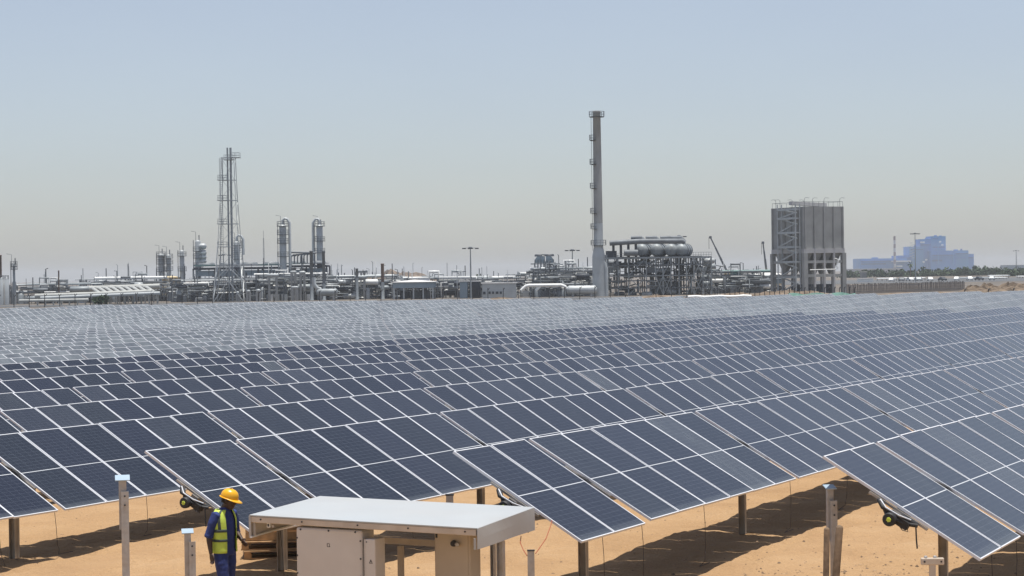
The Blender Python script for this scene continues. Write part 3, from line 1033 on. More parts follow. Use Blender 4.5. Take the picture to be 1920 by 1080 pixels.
# --- air cooler bank: long deck with bays on top
def cooler(label, x0, x1, yt, yb, Y, seed):
    A, B = at(x0, yt, Y), at(x1, yt, Y)
    zt, zb = at((x0 + x1) / 2, yt, Y).z, at((x0 + x1) / 2, yb, Y).z
    root = thing('air_cooler_bank', label, 'air cooler', grd((A + B) / 2))
    W_ = 9
    MB().box(((A.x + B.x) / 2, Y + W_ / 2, zb), (B.x - A.x, W_, .5)).build('deck', M['dark'], root)
    n = max(2, int((B.x - A.x) / 4.6))
    for i in range(n):
        x = A.x + (B.x - A.x) * (i + .5) / n
        w = (B.x - A.x) / n * .94
        MB().box((x, Y + W_ / 2, (zt + zb) / 2 + .25), (w, W_, zt - zb - .7)).build('fan_bay', M['pale'] if i % 3 else M['teal'], root)
        MB().lathe((x, Y + W_ / 2, zt - .1), [(w * .42, 0), (w * .38, .5), (w * .34, .5), (w * .34, .1)], 12).build('fan_ring', M['mid'], root)
    MB().box(((A.x + B.x) / 2, Y + W_ / 2, zb - 1.15), (B.x - A.x - 1, W_ - 1.2, 1.3)).build('plenum', M['bluegrey'], root)
    lg = MB()
    for i in range(n + 1):
        x = A.x + (B.x - A.x) * i / n
        for yy in (Y + .3, Y + W_ - .3): lg.bar((x, yy, gz(x, yy) - .2), (x, yy, zb), .35)
    lg.build('support_frame', M['dark'], root, 'stuff')
    r = random.Random(seed)
    pw = MB()
    for i in range(int((B.x - A.x) * 2.2)):
        x = r.uniform(A.x, B.x)
        yy = Y + r.uniform(-.5, W_)
        g = gz(x, yy)
        z = r.uniform(g + .5, zb - .4)
        if r.random() < .5: pw.tube([(x, yy, z), (x + r.uniform(1, 5), yy, z)], r.uniform(.08, .3), 6, r.randrange(3))
        else: pw.tube([(x, yy, g), (x, yy, z)], r.uniform(.08, .2), 6, r.randrange(3))
    for z in (zb - 2.4, zb - 4.6): pw.box(((A.x + B.x) / 2, Y + W_ / 2, z), (B.x - A.x, W_ - 1, .25), None, 1)
    pw.build('pipework', [M['grey'], M['dark'], M['pale']], root, 'stuff')
    return root
cooler('long air cooler bank behind the flare tower legs', 362, 524, 495, 503, YP + 28, 21)
cooler('air cooler bank between the two tall grey columns', 536, 612, 492, 499, YP + 30, 22)

column('tall grey column with an overhead pipe down its right side', 530, 421, 13, Y=YP + 15, platforms=(424, 440, 456, 481), pipe=(1, 505), m='pale', cat='process column')
column('tall grey column with an overhead pipe down its left side', 599, 421, 12, Y=YP + 35, platforms=(424, 452, 474), pipe=(-1, 500), m='pale')
stack('dark square topped stack left of the right hand tall column', 583.5, 470, 6, base=.35, m='mid')
stack('dark square topped stack just right of the right hand tall column', 606.5, 470, 5.5, base=.35, m='mid')
t = thing('overhead_manifold', 'row of bent pipes bridging between the tall columns', 'pipework', grd(at(565, 480, YP + 24)))
a, b = at(541, 473, YP + 24), at(593, 474, YP + 24)
MB().tube([a, b], .22, 7).build('pipe', M['mid'], t)
for i in range(6):
    p = at(546 + i * 6, 482 - i * .6, YP + 24)
    q = at(546 + i * 6, 494, YP + 24)
    MB().tube([q, p, p + Vector((.5, 0, .5)), p + Vector((1.6, 0, .5))], .15, 6).build('gooseneck', M['mid'], t)
MB().tube([at(546, 480, YP + 24), at(560, 477.5, YP + 24), at(585, 476, YP + 24)], .18, 6).build('pipe', M['mid'], t)
sp = MB()
for xx in (543, 566, 590):
    p = at(xx, 476, YP + 24)
    sp.bar(down(p), p, .3)
sp.build('support', M['mid'], t)

def mast(label, x, yt, Y, name='radio_mast'):
    T = at(x, yt, Y)
    root = thing(name, label, 'mast', grd(T))
    B = down(T)
    mb = MB()
    for q in range(3):
        a = q * 2.094
        mb.bar((B.x + .45 * math.cos(a), B.y + .45 * math.sin(a), B.z), (T.x + .12 * math.cos(a), T.y + .12 * math.sin(a), T.z), .07)
    for i in range(24):
        f0, f1 = i / 24, (i + 1) / 24
        for q in range(3):
            a, c = q * 2.094, (q + 1) * 2.094
            r0, r1 = .45 - .33 * f0, .45 - .33 * f1
            mb.bar((B.x + r0 * math.cos(a), B.y + r0 * math.sin(a), B.z + (T.z - B.z) * f0), (B.x + r1 * math.cos(c), B.y + r1 * math.sin(c), B.z + (T.z - B.z) * f1), .045)
    mb.build('lattice', M['grey'], root)
    MB().tube([T, T + Vector((0, 0, (T.z - B.z) * .12))], .05, 5).build('antenna', M['mid'], root)
    return root
mast('thin lattice radio mast right of the flare tower', 494, 446, YP + 120)
mast('faint needle mast between the thin stack and the tan tank', 241, 499, YP + 200)

rack('dense pipe rack under the flare tower', 322, 480, (527, 536, 547), Y=YP + 6, npipe=4, seed=3, clutter=260)
rack('dense pipe rack below the two tall columns', 480, 610, (515, 528, 541), Y=YP + 4, npipe=5, seed=4, clutter=300)
rack('crowded pipe rack right of the tall columns', 605, 740, (521, 530, 541), Y=YP + 14, npipe=4, seed=5, clutter=260)
vessel('pale vessel beside the foot of the left tall column', 500, 523, 516, 7, YP + 1)
vessel('short pale vessel between the tall columns, upper one', 544, 556, 510, 6, YP + 1, group=None)
vessel('short pale vessel between the tall columns, right hand one', 561, 573, 511, 7, YP + 1)
vessel('small pale vessel low under the left tall column pipe', 546, 560, 539, 6, YP - 2)
vessel('grey drum on the crowded rack left of the brown stack', 664, 688, 520, 8, YP + 10, m='grey')
vessel('large grey vessel lying behind the fence left of the open shed', 593, 634, 548, 14, YP - 8, m='grey')
t = thing('bent_pipe', 'pale elbow pipe rising from the large grey vessel', 'pipe', grd(at(596, 540, YP - 8)))
MB().tube([at(602, 543, YP - 8), at(594, 540, YP - 8), at(589, 533, YP - 8), at(588, 520, YP - 8)], .45, 9).build('pipe', M['pale'], t)
vessel('round ended drum under the flare tower', 443, 449, 549, 7, YP - 3)
vessel('pale drum at the right foot of the flare tower', 462, 470, 546, 6, YP - 3)
vessel('pale round drum right of the flare tower foot', 480, 489, 545, 7, YP - 3)
stack('small dark stack among the pipes left of the brown stack', 669, 503, 5, base=.7, m='mid')
stack('brown stack standing alone left of the open shed', 717, 494, 6, base=.5)

# --- open shed with a white roof
def shed(label, x0, x1, y_ridge, y_eave, y_fascia, Y, depth, posts, wall=None):
    A, B = at(x0, y_eave, Y), at(x1, y_eave, Y)
    ze, zr, zf = A.z * .5 + B.z * .5, at((x0 + x1) / 2, y_ridge, Y).z, at((x0 + x1) / 2, y_fascia, Y).z
    root = thing('open_shed' if wall is None else 'shed', label, 'shed', grd((A + B) / 2))
    mx_ = (A.x + B.x) / 2
    rf = MB()
    e = .5
    for s in (A.x - e, B.x + e):
        pass
    vs = [(A.x - e, Y - e, ze), (B.x + e, Y - e, ze), (B.x + e, Y + depth + e, ze), (A.x - e, Y + depth + e, ze), (mx_ - depth * .0, Y + depth / 2, zr)]
    vs2 = [(x, y, z - .12) for x, y, z in vs]
    rf.add(vs + vs2, [(0, 1, 4), (1, 2, 4), (2, 3, 4), (3, 0, 4), (5, 9, 6), (6, 9, 7), (7, 9, 8), (8, 9, 5), (0, 5, 6, 1), (1, 6, 7, 2), (2, 7, 8, 3), (3, 8, 5, 0)])
    rf.build('roof', M['roof'], root)
    fc = MB()
    for yy in (Y, Y + depth): fc.box((mx_, yy, (ze + zf) / 2 - .1), (B.x - A.x, .2, ze - zf))
    for xx in (A.x, B.x): fc.box((xx, Y + depth / 2, (ze + zf) / 2 - .1), (.2, depth - .3, ze - zf))
    fc.build('fascia', M['bluegrey'], root)
    for i in range(posts):
        x = A.x + .2 + (B.x - A.x - .4) * i / (posts - 1)
        MB().bar((x, Y + .2, gz(x, Y) - .2), (x, Y + .2, zf), .3).build('post', M['pale'], root)
        MB().bar((x, Y + depth - .2, gz(x, Y) - .2), (x, Y + depth - .2, zf), .3).build('post', M['pale'], root)
    if wall:
        MB().box((mx_, Y + depth * .5, (gz(mx_, Y) + zf) / 2), (B.x - A.x - .6, depth * .9, zf - gz(mx_, Y))).build('wall', M[wall], root)
    else:
        pm = MB()
        r = random.Random(9)
        for i in range(14):
            x = r.uniform(A.x + 1, B.x - 1)
            pm.box((x, Y + depth * r.uniform(.5, .8), gz(x, Y) + .9), (1.2, 1.2, r.uniform(1, 2.6)), None, i % 2)
        pm.build('machinery', [M['dark'], M['mid']], root, 'stuff')
    return root
shed('open shed with a shallow white roof and blue grey fascia, left of centre', 737, 813, 524.5, 528.5, 539, YP - 2, 12, 5)
shed('shed with a pale roof just left of the concrete silo', 1422, 1468, 508, 515, 531, YP + 30, 14, 6)
shed('small dusty white roofed shed in the dunes right of the brown stack', 724, 765, 517.5, 520, 524, YP + 140, 14, 4, 'pale')

rack('pipe rack behind the open shed and the lamp mast', 735, 905, (524, 530, 541), Y=YP + 16, npipe=4, seed=6, clutter=160)
rack('pipe rack between the lamp mast and the raised cooler', 896, 1010, (523, 531), Y=YP + 14, npipe=4, seed=7, clutter=120)

def lamp_mast(label, x, yt, Y, heads=3):
    T = at(x, yt, Y)
    root = thing('lamp_mast', label, 'lamp mast', grd(T))
    B = down(T)
    MB().tube([B, T], .22, 8, r2=.10).build('pole', M['grey'], root)
    MB().lathe(T - Vector((0, 0, .15)), [(.25, 0), (.45, .1), (.45, .3), (.2, .45)], 10).build('head_ring', M['mid'], root)
    for q in range(heads):
        a = q * 2 * math.pi / heads + .2
        d = Vector((math.cos(a), math.sin(a), 0))
        h_ = MB().bar(T, T + d * 1.2, .08)
        h_.box(T + d * 1.45 - Vector((0, 0, .1)), (.75, .5, .25), Matrix.Rotation(a, 3, 'Z'))
        h_.build('lamp_head', M['dark'], root)
    return root
lamp_mast('tall lamp mast right of the open shed near the centre', 882, 465, YP - 6, 4)
lamp_mast('lamp mast left of the great chimney', 1073, 469, YP + 40, 4)
lamp_mast('tall lamp mast in front of the distant blue plant', 1715.5, 438, 720, 4)
lamp_mast('lamp mast near the right edge of the photo', 1905, 470, 1100, 3)
lamp_mast('short lamp mast seen between the flare tower legs', 419, 478, YP + 50, 3)
lamp_mast('lamp mast rising behind the framed drum structure', 1273, 443, YP + 30, 4)
T = at(857, 512, YP - 10)
t = thing('street_lamp', 'short street lamp with a bent arm left of the central lamp mast', 'street lamp', grd(T))
MB().tube([down(T), T, T + Vector((.4, 0, .3)), T + Vector((1.3, 0, .35))], .09, 6).build('pole', M['pale'], t)
MB().box(T + Vector((1.6, 0, .33)), (.7, .3, .15)).build('lamp_head', M['mid'], t)

tree('dark bushy tree just right of the central lamp mast', 897, 508, 15, YP + 60, 11)

def block(label, x0, x1, yt, Y, depth, m, windows=(), name='building', roof=None, wy=None, group=None):
    A, B = at(x0, yt, Y), at(x1, yt, Y)
    c = (A + B) / 2
    root = thing(name, label, 'building', grd(c), group)
    g = gz(c.x, Y) - .3
    MB().box((c.x, Y + depth / 2, (g + c.z) / 2), (B.x - A.x, depth, c.z - g)).build('wall', M[m], root)
    MB().box((c.x, Y + depth / 2, c.z + .1), (B.x - A.x + .5, depth + .5, .22)).build('roof', M[roof or 'roof'], root)
    for (wx, ww, y0, y1) in windows:
        a, b = at(wx - ww / 2, y0, Y), at(wx + ww / 2, y1, Y)
        f_ = MB().box(((a.x + b.x) / 2, Y - .03, (a.z + b.z) / 2), (b.x - a.x + .2, .1, a.z - b.z + .2)).build('window', M['pale'], root)
        MB().box(((a.x + b.x) / 2, Y - .1, (a.z + b.z) / 2), (b.x - a.x, .06, a.z - b.z)).build('pane', M['window'], f_)
    return root
block('plain blue grey plant building left of the central lamp mast', 862, 876, 528, YP - 1, 8, 'bluegrey')
block('dark open fronted building behind the central lamp mast', 880, 900, 528, YP + 2, 8, 'dark')
block('long pale cabin with a row of small dark windows right of the central lamp mast', 904, 968, 531.5, YP - 4, 6, 'pale',
      [(908, 5, 547, 552), (918, 4, 546.5, 551), (924.5, 3.5, 546.5, 551), (932, 5, 546.5, 551), (939, 4, 546.5, 551)])
block('small pale cabin standing on the roofline right of the lamp mast', 911, 920, 528.5, YP + 1, 4, 'white')

# --- raised cooler left of the chimney
t = thing('raised_cooler', 'dark raised cooler box on legs left of the great chimney', 'air cooler', grd(at(1020, 500, YP + 10)))
a, b = at(1003, 496, YP + 10), at(1038, 496, YP + 10)
zt, zb = at(1020, 480.5, YP + 10).z, at(1020, 493, YP + 10).z
cx_ = (a.x + b.x) / 2
vs = []
for (z, s) in ((zb, 1.0), ((zt + zb) / 2, 1.0), (zt, .74)):
    w = (b.x - a.x) / 2 * s
    vs += [(cx_ - w, YP + 10, z), (cx_ + w, YP + 10, z), (cx_ + w, YP + 17, z), (cx_ - w, YP + 17, z)]
mb = MB().add(vs, [(0, 1, 5, 4), (1, 2, 6, 5), (2, 3, 7, 6), (3, 0, 4, 7), (4, 5, 9, 8), (5, 6, 10, 9), (6, 7, 11, 10), (7, 4, 8, 11), (8, 9, 10, 11), (3, 2, 1, 0)])
mb.build('cooler_box', M['bluegrey'], t)
for s in (-.25, .3): MB().lathe((cx_ + s * 4, YP + 13.5, zt), [(1.2, 0), (1.1, .5), (.9, .5)], 12).build('fan_ring', M['dark'], t)
rb = MB()
for i in range(7):
    x = a.x + (b.x - a.x) * i / 6
    rb.bar((x, YP + 9.9, zb), (x, YP + 9.9, (zt + zb) / 2), .2)
    rb.bar((x, YP + 10, gz(x, YP) - .2), (x, YP + 10, zb), .22)
    rb.bar((x, YP + 17, gz(x, YP) - .2), (x, YP + 17, zb), .22)
for z in (zb - .2, zb - 1.6, zb - 3): rb.bar((a.x - 1, YP + 9.8, z), (b.x + 1.5, YP + 9.8, z), .2)
rb.build('support_frame', M['mid'], t, 'stuff')
rack('tall pipe rack between the raised cooler and the great chimney', 1000, 1118, (505, 512, 523, 534), Y=YP + 6, npipe=4, seed=8, clutter=260)
t = thing('fat_pipe', 'fat white pipe bending down at its left end, left of the great chimney', 'pipe', grd(at(1020, 536, YP - 8)))
MB().tube([at(977, 545, YP - 8), at(986, 536.5, YP - 8), at(992, 535.2, YP - 8), at(1052, 534.5, YP - 8), at(1059, 537, YP - 8), at(1062, 541, YP - 8)], .38, 10).build('pipe', M['white'], t)
MB().tube([at(1005, 545, YP - 8), at(1014, 535.5, YP - 8)], .3, 8).build('branch_pipe', M['white'], t)
sp = MB()
for xx in (994, 1012, 1030, 1048):
    p = at(xx, 536, YP - 8)
    sp.bar(down(p), p, .22)
sp.build('support', M['mid'], t)
vessel('long pale green grey tank lying at the foot of the great chimney', 1062, 1120, 543.5, 17, YP - 6, m='pale')

# --- great chimney
t = thing('chimney', 'tall slender concrete chimney with ladder platforms, pale lower part', 'chimney', grd(at(1122, 400, YP - 3)))
Yc = YP - 3
b0 = at(1124.5, 553, Yc)
tops = at(1117.5, 208, Yc)
X0, X1 = b0.x, tops.x
zg = gz(b0.x, Yc) - .3
def ch(y): return at(1120, y, Yc).z - zg
def rr(w): return w / 2 * Yc / F
ctr = Vector(((X0 + X1) / 2, Yc, zg))
MB().lathe(ctr, [(rr(17), ch(418)), (rr(15.6), ch(300)), (rr(14.2), ch(212)), (rr(15), ch(212)), (rr(15), ch(208)), (rr(11), ch(208))], 20).build('upper_flue', M['concrete'], t)
MB().lathe(ctr, [(rr(25), 0), (rr(24), ch(487)), (rr(24), ch(480)), (rr(17.6), ch(464)), (rr(17.2), ch(418.3))], 20).build('lower_flue', M['pale'], t)
for yy in (219, 263, 308, 353, 400, 429, 460):
    z = zg + ch(yy)
    full = yy in (219, 460)
    w = rr(16) + .75
    pl = MB()
    angs = [math.pi * 2 * i / 14 for i in range(15)] if full else [math.pi * (.62 + .8 * i / 8) for i in range(9)]
    for i in range(len(angs) - 1):
        a0, a1 = angs[i], angs[i + 1]
        P0, P1 = [Vector((ctr.x + w * math.cos(a), Yc + w * math.sin(a), z)) for a in (a0, a1)]
        Q0, Q1 = [Vector((ctr.x + rr(14) * math.cos(a), Yc + rr(14) * math.sin(a), z)) for a in (a0, a1)]
        pl.add([P0, P1, Q1, Q0], [(0, 1, 2, 3)])
        pl.add([q - Vector((0, 0, .12)) for q in (P0, P1, Q1, Q0)], [(3, 2, 1, 0)])
        pl.bar(P0, P0 + Vector((0, 0, 1.15)), .07)
        for hh in (.55, 1.15): pl.bar(P0 + Vector((0, 0, hh)), P1 + Vector((0, 0, hh)), .06)
    pl.build('platform', M['mid'], t)
ld = MB()
lx = ctr.x - rr(17) - .28
for s in (-.25, .25): ld.bar((lx, Yc - .4 + s, zg + ch(470)), (lx, Yc - .4 + s, zg + ch(219)), .07)
for i in range(60):
    z = zg + ch(470) + (ch(219) - ch(470)) * i / 60
    ld.bar((lx, Yc - .65, z), (lx, Yc - .15, z), .05)
ld.build('ladder', M['mid'], t)
MB().tube([(ctr.x + rr(27), Yc - .5, zg), (ctr.x + rr(27), Yc - .5, zg + ch(505)), (ctr.x + rr(20), Yc - .5, zg + ch(492))], .5, 9).build('duct', M['pale'], t)

# --- framed structure with four drums on top
Yd = YP + 4
t = thing('drum_structure', 'steel frame carrying four big horizontal drums right of the great chimney', 'process structure', grd(at(1235, 550, Yd)))
xsP = [1138, 1159, 1178, 1212, 1229, 1243, 1258, 1273, 1287, 1301, 1318, 1334]
lvP = [483, 497, 517, 526, 540]
zz = [at(1235, y, Yd).z for y in lvP]
xsW = [at(x, 510, Yd).x for x in xsP]
for i, x in enumerate(xsW):
    for k, yy in enumerate((Yd, Yd + 7, Yd + 14)):
        MB().bar((x, yy, gz(x, yy) - .2), (x, yy, zz[0] if i > 1 else zz[0] + .8), .24).build('column', M['grey' if k == 0 else 'mid'], t)
for j, z in enumerate(zz):
    bm_ = MB()
    for yy in (Yd - .02, Yd + 7.02, Yd + 14.02): bm_.bar((xsW[0], yy, z), (xsW[-1], yy, z), .34 if j == 0 else .2)
    for x in xsW: bm_.bar((x + .02, Yd, z - .02), (x + .02, Yd + 14, z - .02), .18)
    bm_.build('floor_beam', M['grey'] if j in (0, 2) else M['mid'], t)
    if j in (0, 1, 2): MB().box(((xsW[1] + xsW[-2]) / 2, Yd + 7, z + .25), (xsW[-2] - xsW[1], 13, .1)).build('deck', M['dark'], t)
dg = MB()
for i in (2, 4, 5, 8, 9, 10):
    for j in ((0, 2), (2, 4)):
        z0, z1 = zz[j[0]], (zz[j[1]] if j[1] < 4 else gz(xsW[i], Yd))
        dg.bar((xsW[i], Yd - .05, z1), (xsW[i + 1], Yd - .05, z0), .15)
        if i in (2, 9) or j[0] == 2: dg.bar((xsW[i + 1], Yd - .12, z1), (xsW[i], Yd - .12, z0), .15)
dg.build('diagonal_brace', M['grey'], t, 'stuff')
for i, xc in enumerate((1208, 1236, 1263.5, 1283)):
    p = at(xc, 468.5, Yd)
    axd = Vector((.30, .95, 0)).normalized()
    r = rr(24)
    d = MB().lathe((p.x - .6, Yd + 2, p.z), [(r * .05, -.7), (r * .5, -.6), (r * .85, -.3), (r, .2), (r, 6.2), (r * .85, 6.8), (r * .4, 7.1), (r * .05, 7.15)], 20, axis=axd)  .build('drum', M['grey'], t)
    for s in (1.0, 3.2, 5.4): MB().lathe(Vector((p.x - .6, Yd + 2, p.z)) + axd * s, [(r * 1.0, 0), (r * 1.09, 0), (r * 1.09, .3), (r * 1.0, .3)], 20, axis=axd).build('band', M['mid'], d)
    q = Vector((p.x - .6, Yd + 2, p.z)) + axd * 3
    MB().tube([q + Vector((0, 0, r * .9)), q + Vector((0, 0, r + .8)), q + Vector((-.6, 0, r + 1.4)), q + Vector((-3, 0, r + 1.4))], .45, 8).build('neck_pipe', M['mid'], d)
MB().tube([at(1143, 456, Yd), at(1200, 452.5, Yd), at(1280, 452, Yd), at(1284, 455, Yd)], .62, 10).build('top_pipe', M['mid'], t)
MB().tube([at(1170, 474, Yd - .5), at(1196, 474, Yd - .5)], .75, 10).build('small_drum', M['mid'], t)
for xx in (1150, 1164, 1178, 1192):
    a = at(xx, 456, Yd + 1)
    MB().bar((a.x, Yd + 1, zz[0]), a, .55).build('pipe_support', M['dark'], t)
MB().box(at(1146, 478, Yd + 2), (2.4, 2.4, 1.8)).build('motor_box', M['dark'], t)
for (x0, x1) in ((1295, 1334), (1150, 1200)):
    rl = MB()
    A, B = at(x0, 483, Yd), at(x1, 483, Yd)
    for i in range(9):
        x = A.x + (B.x - A.x) * i / 8
        rl.bar((x, Yd, zz[0]), (x, Yd, zz[0] + 1.1), .06)
    for h_ in (.55, 1.1): rl.bar((A.x, Yd, zz[0] + h_), (B.x, Yd, zz[0] + h_), .06)
    rl.build('handrail', M['mid'], t)
r = random.Random(77)
pw = MB()
for i in range(190):
    x = r.uniform(xsW[0], xsW[-1])
    yy = Yd + r.uniform(.5, 13)
    g = gz(x, yy)
    z = r.uniform(g, zz[0] - .8) if r.random() < .75 else r.uniform(zz[2], zz[0] - .8)
    k = r.random()
    mi = r.randrange(3)
    if k < .4: pw.tube([(x, yy, z), (x + r.uniform(1, 5), yy, z), (x + r.uniform(1, 5), yy, z + r.uniform(-1.5, 1.5))], r.uniform(.08, .28), 6, mi)
    elif k < .75: pw.tube([(x, yy, z), (x, yy, min(z + r.uniform(1, 5), zz[0]))], r.uniform(.08, .24), 6, mi)
    elif k < .9: pw.lathe((x, yy, z), [(.3, 0), (.6, .2), (.6, 2.2), (.3, 2.4)], 9, mi, axis=(1, 0, 0))
    else: pw.box((x, yy, z), (1.8, 1.5, 1.4), None, mi)
pw.build('pipework', [M['mid'], M['grey'], M['pale']], t, 'stuff')
MB().box((at(1253, 540, Yd).x, Yd + 9, (gz(0, Yd) + zz[3]) / 2), (7, 4, zz[3] - gz(0, Yd) - .5)).build('cabin', M['bluegrey'], t)

# --- cranes seen as booms
for (x0, y0, x1, y1, lb) in ((1363, 509, 1332, 445, 'crane with its boom raised at a slant right of the drum structure'), (1437, 507, 1430.5, 455, 'crane with a nearly upright boom left of the concrete silo')):
    Yk = YP + 60
    a, b = at(x0, y0, Yk), at(x1, y1, Yk)
    g = gz(a.x, Yk)
    t = thing('mobile_crane', lb, 'crane', grd(a))
    bm_ = MB()
    d = (b - a)
    for i, (f0, f1, w) in enumerate(((0, .4, .5), (.38, .7, .4), (.68, 1, .3))): bm_.bar(a + d * f0, a + d * f1, w, w)
    bm_.build('boom', M['mid'], t)
    MB().box((b.x, b.y, b.z), (.6, .5, .6)).build('boom_head', M['mid'], t)
    MB().tube([b + Vector((-.4, 0, 0)), b + Vector((-.4, 0, -3))], .05, 5).build('hook_cable', M['dark'], t)
    MB().box((a.x + .5, Yk, g + 2.0), (7, 2.6, 1.1)).build('chassis', M['tan'], t)
    MB().box((a.x, Yk, (g + 2.5 + a.z) / 2), (1.8, 2.2, a.z - g - 2.2)).build('turret', M['tan'], t)
    for i in range(4): MB().lathe((a.x - 2.4 + i * 1.8, Yk - 1.4, g + .7), [(.7, 0), (.7, .4)], 12, axis=(0, 1, 0)).build('wheel', M['black'], t)

rack('low pipe rack with tanks between the drum structure and the pale shed', 1330, 1432, (512, 521, 534), Y=YP + 20, npipe=4, seed=12, clutter=200, pipe_mats=('pale', 'grey', 'teal', 'mid'))
block('teal grey plant house behind the low rack right of the drum structure', 1374, 1390, 511, YP + 34, 6, 'teal')
stack('thin dark stack right of the drum structure, left of the pale shed', 1411, 508, 4.2, Y=YP + 30, base=.4, m='mid')

# --- concrete silo block
Ys = YP - 8
t = thing('silo_block', 'big ribbed concrete silo block standing on columns', 'silo', grd(at(1519, 540, Ys)))
# the block is seen a little from its left: a wide front and a narrower left face
FL, FR_ = at(1509, 470, Ys), at(1582.5, 470, Ys + 3.0)
BL = at(1456, 470, Ys + 6.0)
e1 = Vector((FR_.x - FL.x, FR_.y - FL.y, 0))
e2 = Vector((BL.x - FL.x, BL.y - FL.y, 0))
o_ = Vector((FL.x, FL.y, 0))
# square the corner so that the plan is a true rectangle
L1 = e1.length
d1 = e1.normalized()
d2 = Vector((-d1.y, d1.x, 0))
L2 = 9.5
th_ = math.atan2(e2.y, e2.x)
rotq = R(24)
d1 = Vector((math.cos(rotq), math.sin(rotq), 0))
d2 = Vector((-math.sin(rotq), math.cos(rotq), 0))
L1 = (FR_.x - FL.x) / math.cos(rotq)
L2 = (FL.x - BL.x) / math.sin(rotq)
zT, zB = at(1519, 387, Ys).z, at(1519, 466, Ys).z
zBm = at(1519, 474.5, Ys).z
zG = gz(FL.x, Ys) - .3
RZ = Matrix.Rotation(rotq, 3, 'Z')
def sp_(a, b, z): return o_ + d1 * a + d2 * b + Vector((0, 0, z))
MB().box(sp_(L1 / 2, L2 / 2, (zT + zB) / 2), (L1, L2, zT - zB), RZ).build('bin', M['concrete'], t)
for i in range(5):
    a = L1 * i / 4
    MB().box(sp_(min(max(a, .12), L1 - .12), -.16, (zT + zB) / 2), (.3, .35, zT - zB), RZ).build('rib', M['concrete'], t)
for i in range(6):
    b = L2 * i / 5
    MB().box(sp_(-.16, min(max(b, .15), L2 - .15), (zT + zB) / 2), (.35, .3, zT - zB), RZ).build('rib', M['concrete'], t)
MB().box(sp_(L1 / 2, L2 / 2, (zB + zBm) / 2 - .003), (L1 + .5, L2 + .5, zB - zBm), RZ).build('ring_beam', M['concrete_pale'], t)
for i in range(5):
    for j in range(4):
        if 0 < i < 4 and 0 < j < 3: continue
        big = i in (0, 4) and j in (0, 3)
        p = sp_(L1 * i / 4, L2 * j / 3, 0)
        w = .95 if big else .42
        MB().box((p.x, p.y, (zG + zBm) / 2), (w, w, zBm - zG), RZ).build('column', M['concrete' if big else 'concrete_pale'], t)
for zq in (at(1519, 491, Ys).z, at(1519, 517, Ys).z):
    tb = MB()
    for b in (0, L2): tb.bar(sp_(0, b, zq), sp_(L1, b, zq), .35, .6)
    for a in (0, L1): tb.bar(sp_(a, 0, zq - .01), sp_(a, L2, zq - .01), .35, .6)
    tb.build('tie_beam', M['concrete'], t)
for i in range(4):
    for j in range(2):
        a0, a1 = L1 * i / 4 + .3, L1 * (i + 1) / 4 - .3
        b0_, b1_ = L2 * j / 2 + .4, L2 * (j + 1) / 2 - .4
        am, bm2 = (a0 + a1) / 2, (b0_ + b1_) / 2
        zt_, zb_ = zBm - .02, at(1519, 514, Ys).z
        vs = [sp_(a, b, zt_) for a, b in ((a0, b0_), (a1, b0_), (a1, b1_), (a0, b1_))] + [sp_(am + u, bm2 + v, zb_) for u, v in ((-.3, -.3), (.3, -.3), (.3, .3), (-.3, .3))]
        MB().add(vs, [(0, 1, 5, 4), (1, 2, 6, 5), (2, 3, 7, 6), (3, 0, 4, 7), (4, 5, 6, 7), (3, 2, 1, 0)]).build('hopper', M['concrete'], t)
# stair tower against the left face
stw = MB()
b_a, b_b = L2 * .10, L2 * .66
off_ = -1.5
zs = [at(1485, y, Ys).z for y in (392, 409, 436, 463, 491, 520)] + [zG + .3]
for b in (b_a, b_b):
    for a in (off_, -.4): stw.bar(sp_(a, b, zG), sp_(a, b, zs[0] + 1.2), .24)
stw.build('stair_post', M['pale'], t)
for i, z in enumerate(zs[:-1]):
    ln = MB()
    ln.bar(sp_(off_, b_a, z), sp_(off_, b_b, z), .2, .45)
    for b in (b_a, b_b): ln.bar(sp_(off_, b, z - .02), sp_(-.2, b, z - .02), .18, .3)
    ln.build('landing', M['pale'], t)
    z2 = zs[i + 1]
    fl = MB()
    m_ = b_a + (b_b - b_a) * .55
    zm = z2 + (z - z2) * .58
    fl.bar(sp_(off_ - .02, b_b - .3, z2), sp_(off_ - .02, b_a + .4, zm), .3, .24)
    fl.bar(sp_(off_ + .7, b_a + .4, zm), sp_(off_ + .7, b_b - .3, z), .3, .24)
    fl.build('stair_flight', M['pale'], t)
rl = MB()
for i in range(9):
    for b in (0, L2):
        rl.bar(sp_(L1 * i / 8, b, zT), sp_(L1 * i / 8, b, zT + 1.1), .06)
for b in (0, L2): rl.bar(sp_(0, b, zT + 1.1), sp_(L1, b, zT + 1.1), .06)
for a in (0, L1): rl.bar(sp_(a, 0, zT + 1.1), sp_(a, L2, zT + 1.1), .06)
rl.build('roof_rail', M['mid'], t)
cv = MB()
cv.bar(sp_(-.6, L2 * .35, zT + .9), sp_(L1 * .8, L2 * .3, zT + .45), 1.6, .8)
cv.build('conveyor_cover', M['concrete_pale'], t)
for i, (a, b) in enumerate(((.02, .02), (.12, .9), (.3, .1), (.45, .9), (.6, .1), (.75, .9), (.97, .05), (.05, .95))):
    q = sp_(L1 * a, L2 * b, zT)
    MB().tube([q, q + Vector((0, 0, 1.7)), q + Vector((.35 * (-1) ** i, 0, 2.0)), q + Vector((1.1 * (-1) ** i, 0, 1.9))], .05, 5).build('roof_lamp', M['mid'], t)
